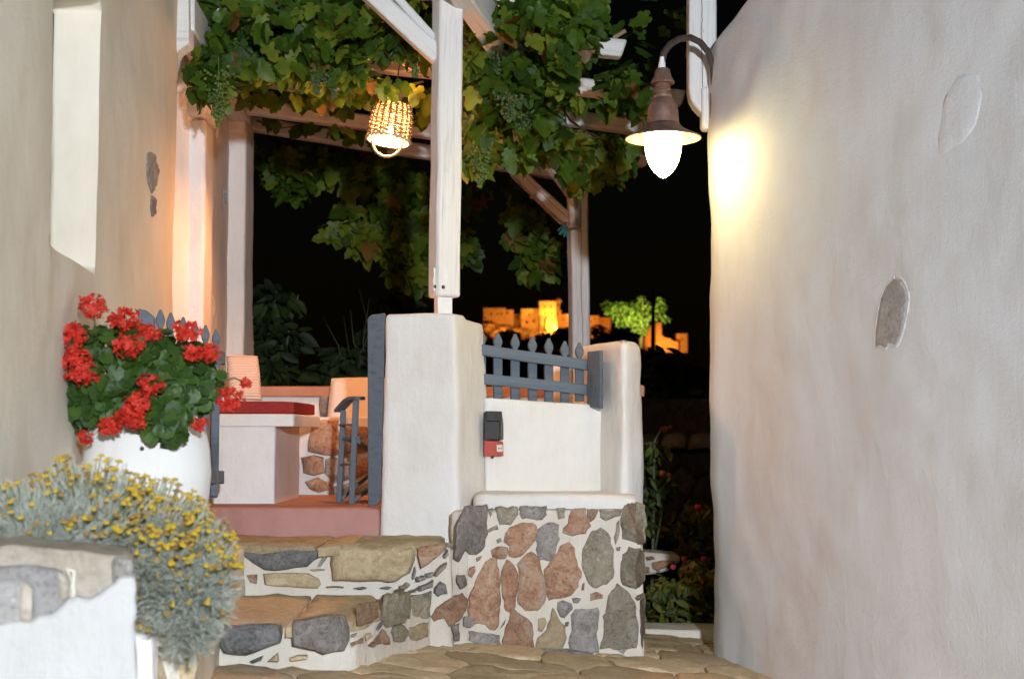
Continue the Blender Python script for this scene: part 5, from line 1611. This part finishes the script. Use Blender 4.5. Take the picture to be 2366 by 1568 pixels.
plant('shrub', P(1545, 1010, 15), 'dark broad leaved shrub growing above the terrace wall', 'shrub',
      [(1520, 850, 15, 40, 60, .5, 70, g2), (1540, 920, 14.5, 60, 60, .5, 130, g2), (1500, 960, 14.4, 30, 50, .4, 50, g2), (1600, 960, 15, 40, 40, .4, 30, g2)], 'pointed', M['shrub'], .24, 280,
      [([(1545, 1010, 15), (1540, 900, 15), (1520, 820, 15)], .03)])
m_ = MB(); m_.tube([P(1570, 940, 14), P(1595, 955, 14), P(1632, 985, 13.9)], [.02, .03, .035], 7)
br = obj('dead_branch', m_, M['bamboo'], None, smooth=180); tag(br, 'pale dead branch lying over the terrace wall', 'branch')
plant('shrub', P(640, 900, 14), 'tall dim leafy shrub beside the rear pilaster', 'shrub',
      [(640, 690, 14, 40, 40, .4, 50, g2), (620, 740, 14, 36, 60, .4, 60, g2), (660, 790, 14, 40, 60, .4, 70, g2), (620, 830, 13.8, 34, 60, .4, 70, g2), (650, 870, 13.8, 50, 30, .4, 50, g2)], 'pointed', M['shrub'], .20, 300,
      [([(640, 900, 14), (632, 780, 14), (640, 655, 14)], .02), ([(650, 890, 14), (668, 760, 14), (690, 680, 14)], .014)])
t2 = plant('shrub', P(820, 900, 15), 'low bushy shrub with bare upright twigs behind the parapet', 'shrub',
      [(800, 850, 15, 70, 60, .6, 120, g2), (880, 820, 15.5, 60, 90, .6, 120, g2), (740, 870, 15, 50, 40, .5, 60, g2), (930, 720, 15.5, 60, 60, .5, 60, g2)], 'pointed', M['shrub'], .20, 300, ())
for k_ in range(9):
    a = P(U(780, 900), 880, 15); b_ = P(U(740, 960), U(640, 740), 15 + U(-.4, .4))
    m_ = MB(); m_.tube([a, a.lerp(b_, .5) + rvec() * .04, b_], [.008, .006, .002], 5); obj('twig', m_, M['gstem'], t2, smooth=180)

# ------------------------------------------------------------------ floodlit hilltop monastery
c3 = crop(1400, 850, .27472)
CY = 600.0
def facade(x0_, x1_, z0_, z1_, y, depth, openings, name, parent, roofslope=0.0, yaw=0.0):
    """a box of masonry whose front has real window openings; x, z in world metres"""
    m = MB(); vv = []; fs = []
    ops = [(max(x0_ + .2, a), min(x1_ - .2, b_), c, d) for a, b_, c, d in openings if b_ > x0_ and a < x1_]
    X_ = sorted(set([x0_, x1_] + [v for o in ops for v in o[:2]])); Z_ = sorted(set([z0_, z1_] + [v for o in ops for v in o[2:]]))
    def quad(a, b_, c, d): n = len(vv); vv.extend([a, b_, c, d]); fs.append((n, n + 1, n + 2, n + 3))
    for i in range(len(X_) - 1):
        for j in range(len(Z_) - 1):
            xa, xb, za, zb = X_[i], X_[i + 1], Z_[j], Z_[j + 1]
            if any(o[0] <= (xa + xb) / 2 <= o[1] and o[2] <= (za + zb) / 2 <= o[3] for o in ops): continue
            quad((xa, y, za), (xb, y, za), (xb, y, zb), (xa, y, zb))
    for a, b_, c, d in ops:
        e = y + .8
        quad((a, y, c), (a, e, c), (a, e, d), (a, y, d)); quad((b_, y, c), (b_, y, d), (b_, e, d), (b_, e, c))
        quad((a, y, c), (b_, y, c), (b_, e, c), (a, e, c)); quad((a, y, d), (a, e, d), (b_, e, d), (b_, y, d))
    e = y + depth
    quad((x0_, y, z0_), (x0_, y, z1_), (x0_, e, z1_), (x0_, e, z0_)); quad((x1_, y, z0_), (x1_, e, z0_), (x1_, e, z1_), (x1_, y, z1_))
    quad((x0_, y, z1_), (x1_, y, z1_), (x1_, e, z1_), (x0_, e, z1_)); quad((x0_, e, z0_), (x0_, e, z1_), (x1_, e, z1_), (x1_, e, z0_))
    m.add(vv, fs)
    o = obj(name, m, M['castle'], parent, smooth=None, fix=False)
    for a, b_, c, d in ops:
        w = MB(); w.add([(a, y + .75, c), (b_, y + .75, c), (b_, y + .75, d), (a, y + .75, d)], [(0, 1, 2, 3)])
        obj('window', w, M['dark'], o, smooth=None, fix=False)
    return o
mon = thing('monastery', P(*c3(500, 420), CY), 'orange floodlit hilltop monastery of block houses and a square tower', 'monastery')
def cx_(v): return P(*c3(v, 300), CY).x
def cz_(v): return P(*c3(500, v), CY).z
def blk(x0_, y0_, x1_, y1_, ops, dy=0, name='block', par=mon, depth=14):
    return facade(cx_(x0_), cx_(x1_), cz_(y1_), cz_(y0_), CY + dy, depth, [(cx_(a), cx_(b_), cz_(d), cz_(c)) for a, c, b_, d in ops], name, par)
blk(60, 190, 296, 520, [(133, 235, 147, 270), (204, 240, 216, 264), (242, 238, 256, 266), (70, 285, 86, 305), (136, 315, 152, 345)])
blk(294, 205, 380, 500, [(308, 222, 324, 248)], 1.5)
blk(380, 235, 462, 480, [(410, 215 + 30, 422, 290), (432, 250, 442, 300)], 9)
blk(462, 196, 660, 520, [(540, 245, 556, 268), (585, 312, 608, 342), (508, 322, 534, 352)], .5)
blk(655, 128, 832, 520, [(706, 165, 724, 190), (772, 168, 788, 190), (708, 240, 724, 262), (774, 242, 788, 264)], -3, 'tower')
m = MB(); m.add([(cx_(650), CY - 4, cz_(136)), (cx_(838), CY - 4, cz_(136)), (cx_(838), CY + 11, cz_(136)), (cx_(650), CY + 11, cz_(136)), (cx_(650), CY - 4, cz_(124)), (cx_(838), CY - 4, cz_(124)), (cx_(838), CY + 11, cz_(124)), (cx_(650), CY + 11, cz_(124))], [(0, 1, 5, 4), (1, 2, 6, 5), (4, 5, 6, 7), (3, 0, 4, 7), (0, 3, 2, 1), (2, 3, 7, 6)]); obj('cornice', m, M['castle'], mon, smooth=None)
m = MB()                                                      # buttresses that splay at the tower's foot
for a, b_ in ((668, 700), (728, 748), (800, 842)):
    m.prism([(cx_(a), CY - 3, cz_(270)), (cx_(a) - .3, CY - 8, cz_(440)), (cx_(a), CY - 2.5, cz_(440))], (cx_(b_) - cx_(a), 0, 0))
obj('buttress', m, M['castle'], mon, smooth=None, kind='stuff')
blk(836, 118, 876, 220, [(846, 130, 866, 165)], 3, 'belfry', depth=4)
m = MB(); a = (cx_(832) + cx_(880)) / 2
m.lathe([(1.9, 0), (1.7, .9), (1.1, 1.6), (.2, 2.0)], (a, CY + 5, cz_(118)), 12); obj('belfry_dome', m, M['castle'], mon, smooth=60)
blk(826, 208, 892, 470, [(842, 240, 856, 262)], 2)
blk(890, 246, 985, 470, [(905, 290, 920, 310)], 4)
blk(985, 252, 1185, 470, [(1040, 290, 1056, 312)], 5)
blk(1180, 258, 1300, 470, [(1205, 310, 1222, 330), (1250, 280, 1262, 300)], 6)
blk(1298, 275, 1430, 470, [(1340, 300, 1352, 318)], 8)
for a in ((120, 420, 160, 70, -9), (280, 440, 150, 60, -12), (420, 450, 120, 50, -10), (500, 480, 110, 60, -14), (180, 480, 120, 70, -16), (900, 450, 90, 50, -6), (1210, 470, 70, 50, -8)):
    c = Vector((cx_(a[0]), CY + a[4] * .35, cz_(a[1]))); m = MB(); m.ball(c, 1, 22, 14)
    rx_, rz_ = cx_(a[2]) - cx_(0), cz_(0) - cz_(a[3])
    m.v = [tuple(c + Vector(((x - c.x) * rx_ * .5, (y - c.y) * 6, (z - c.z) * rz_)) * (1 + .35 * n1((x * 1.7, y, z * 1.7 + a[0]), 1.1) + .2 * n1((x, y, z + a[0]), 3.3))) for x, y, z in m.v]
    obj('rock', m, M['castle'], mon, smooth=25)
ru = thing('ruined_tower', P(*c3(1990, 630), CY), 'orange floodlit ruined tower and sloping wall at the right end of the hill', 'tower')
blk(1890, 348, 1952, 660, [], -2, 'tower', ru, 6)
blk(2128, 455, 2245, 660, [(2180, 500, 2200, 525)], 4, 'block', ru, 10)
m = MB(); m.prism([(cx_(a), CY, cz_(b_)) for a, b_ in ((1950, 660), (1950, 470), (1990, 505), (2050, 515), (2090, 545), (2135, 550), (2135, 660))], (0, 5, 0)); obj('wall', m, M['castle'], ru, smooth=None)
m = MB(); m.prism([(cx_(a), CY - 3, cz_(b_)) for a, b_ in ((1760, 640), (1770, 520), (1830, 380), (1850, 400), (1880, 640))], (0, 5, 0)); obj('wall', m, M['castle'], ru, smooth=None)

def flood(where, cx, cy, dy, watts, tx, ty, size=80, col=(1, .34, .05), blend=.7):
    """a ground floodlight: small housing, glowing lens and its beam"""
    p = Vector((cx_(cx), CY + dy, cz_(cy))); q = Vector((cx_(tx), CY, cz_(ty)))
    t = thing('floodlight', p, 'ground floodlight lighting ' + where, 'floodlight', 'monastery floodlights')
    m = MB(); m.box(p - Vector((0, .4, .1)), (.6, .4, .5)); obj('housing', m, M['iron'], t)
    ld = bpy.data.lights.new('flood_beam', 'SPOT'); ld.energy = watts; ld.color = col; ld.spot_size = math.radians(size); ld.spot_blend = blend; ld.shadow_soft_size = .3
    lo = bpy.data.objects.new('flood_beam', ld); COL.objects.link(lo); lo.parent = t
    lo.location = (0, 0, .25)
    lo.rotation_euler = (q - p).to_track_quat('-Z', 'Y').to_euler()
    return t
flood('the leftmost block house of the monastery', 180, 470, -26, 15000, 180, 260, 95)
flood('the recessed block beside the leftmost house', 340, 470, -22, 8000, 340, 300, 90, (1, .3, .04))
flood('the plain block left of the square tower', 560, 480, -24, 13000, 560, 270, 90)
flood('the foot of the square tower with a hot bright spot', 790, 415, -10, 24000, 785, 340, 110, (1, .50, .05))
flood('the upper storeys of the square tower', 740, 470, -30, 24000, 745, 180, 70, (1, .40, .05))
flood('the low wall right of the square tower', 940, 470, -20, 17000, 940, 300, 100, (1, .3, .04))
flood('the long wall behind the rear pergola post', 1240, 480, -20, 26000, 1240, 290, 110, (1, .28, .035))
flood('the narrow ruined tower', 1925, 640, -16, 12000, 1920, 420, 80, (1, .26, .03))
flood('the sloping ruined wall', 2040, 655, -12, 12000, 2040, 560, 110, (1, .36, .05))
flood('the square block at the right end of the hill', 2190, 660, -16, 4000, 2190, 540, 80, (1, .22, .03))

# floodlit tree in front of the hill, dark palms and bushes, the slim lamp post
def far_plant(name, loc, label, cat, blobs, mats, size, stems=(), kind='pointed', group=None, nb=(0, -.6, .6)):
    return plant(name, loc, label, cat, blobs, kind, mats, size, 220, stems, group, nb=nb, smat=M['stem'])
TY = 90.0
def den(l): return [(a, b_, c, d, e, f, int(g_ * 2), w) for a, b_, c, d, e, f, g_, w in l]
tree = far_plant('tree', P(*c3(1720, 560), TY), 'yellow green tree lit from below in front of the hilltop walls', 'tree',
   den([(*c3(1420, 190), TY, 18, 16, 1.2, 60, (1,)), (*c3(1530, 200), TY, 28, 20, 1.4, 110, (1,)), (*c3(1560, 290), TY, 30, 22, 1.4, 120, (1,)), (*c3(1660, 230), TY, 24, 24, 1.4, 100, (1,)), (*c3(1760, 300), TY, 26, 24, 1.4, 100, (1,)), (*c3(1730, 420), TY, 18, 20, 1, 70, (1,)),
    (*c3(1730, 110), TY, 12, 12, .8, 34, (1,)), (*c3(1800, 180), TY, 14, 16, .8, 40, (1,)), (*c3(1950, 140), TY, 14, 16, .8, 34, (1,)), (*c3(1930, 240), TY, 16, 18, .8, 36, (1,)), (*c3(2000, 300), TY, 10, 8, .6, 12, (1,)), (*c3(1380, 130), TY, 10, 10, .6, 16, (1,))]), [M['floodleaf']], .24,
   [([(*c3(1740, 620), TY), (*c3(1745, 420), TY), (*c3(1760, 240), TY), (*c3(1740, 80), TY)], .14), ([(*c3(1745, 420), TY), (*c3(1860, 260), TY), (*c3(1960, 100), TY)], .10), ([(*c3(1745, 440), TY), (*c3(1600, 280), TY), (*c3(1500, 180), TY)], .10), ([(*c3(1860, 260), TY), (*c3(1950, 290), TY), (*c3(2020, 300), TY)], .05), ([(*c3(1800, 340), TY), (*c3(1830, 160), TY), (*c3(1770, 60), TY)], .06)])
for cx, cy, wt, wh in ((1700, 470, 1300, 'below the middle of'), (1850, 330, 900, 'at the right side of'), (1540, 400, 800, 'at the left side of')):
    p = P(*c3(cx, cy), TY - 3.2)
    t = thing('floodlight', p, 'small floodlight shining up ' + wh + ' the pale lit tree', 'floodlight', 'floodlights under the tree')
    m = MB(); m.box(p - Vector((0, .2, .15)), (.3, .2, .2)); obj('housing', m, M['iron'], t)
    ld = bpy.data.lights.new('flood_beam', 'SPOT'); ld.energy = wt; ld.color = (1, .96, .30); ld.spot_size = math.radians(120); ld.spot_blend = .8; ld.shadow_soft_size = .15
    lo = bpy.data.objects.new('flood_beam', ld); COL.objects.link(lo); lo.parent = t; lo.rotation_euler = Vector((0, 1, .5)).to_track_quat('-Z', 'Y').to_euler()
# dark palm crowns
def palm(px, py, Y, n, L, label, grp=None):
    t = thing('palm', P(px, py, Y), label, 'palm', grp)
    for k_ in range(n):
        a = math.pi * (k_ + .5) / n + U(-.1, .1); m = MB()
        dirx, dirz = math.cos(a), math.sin(a) * .75
        base_ = P(px, py, Y); dy_ = U(-.5, .5)
        pts = [base_ + Vector((dirx * L * s, dy_ * L * s, dirz * L * s - .35 * L * s * s)) for s in (0, .25, .5, .75, 1)]
        for i in range(4):
            for q in range(5):
                p = pts[i].lerp(pts[i + 1], q / 5); d = (pts[i + 1] - pts[i]).normalized()
                s = Vector((-d.z, 0, d.x))
                for sg in (1, -1):
                    e = p + d * .16 * L + s * sg * .17 * L * (1 - .12 * i)
                    m.add([p, p + d * .04 * L, e], [(0, 1, 2)])
        m.tube(pts, .02 * L, 5)
        obj('frond', m, M['shrub'][0], t, smooth=None, fix=False)
    m = MB(); m.tube([P(px, py, Y), Vector((P(px, py, Y).x, Y, land(P(px, py, Y).x, Y) - .2))], .12 * L, 8); obj('trunk', m, M['stem'], t)
palm(*c3(1480, 520), 70, 21, 1.05, 'dark bushy palm between the rear pergola post and the lit tree')
palm(*c3(930, 440), 100, 15, .75, 'dark palm silhouette in front of the monastery, left of the rear post')
far_plant('bush', P(*c3(1290, 420), 60), 'green lit round bush right of the rear pergola post', 'bush', [(*c3(1290, 420), 60, 17, 14, .5, 260, (1,)), (*c3(1250, 450), 60, 12, 9, .4, 120, (1,))], [M['floodleaf']], .12)
far_plant('bush', P(*c3(760, 520), 45), 'dark round bushes under the monastery tower', 'bush', [(*c3(330, 470), 45, 26, 11, .6, 260, (1,)), (*c3(760, 500), 45, 34, 13, .6, 320, (1,)), (*c3(900, 470), 45, 18, 14, .6, 200, (1,)), (*c3(560, 560), 45, 40, 10, .6, 260, (1,)), (*c3(1560, 480), 45, 38, 10, .5, 260, (1,))], [M['shrub'][1]], .13)
p = P(1510, 830, 52)
sl = thing('street_lamp', (p.x, 52, land(p.x, 52)), 'unlit slim dark street lamp post in front of the lit tree', 'street lamp')
top = P(1509, 664, 52)
m = MB(); m.tube([(p.x, 52, land(p.x, 52)), tuple(P(1509, 800, 52)), tuple(P(1509, 690, 52))], [.12, .09, .06], 8); obj('post', m, M['iron'], sl)
m = MB(); m.tube([P(1509, 710, 52), P(1505, 694, 52), P(1498, 690, 52), P(1493, 697, 52)], .035, 6); obj('arm', m, M['iron'], sl)
m = MB(); m.tube([P(1509, 690, 52), P(1511, 661, 52)], [.05, .02], 6); m.ball(P(1511, 660, 52), .035, 8, 6); obj('finial', m, M['paint'], sl)
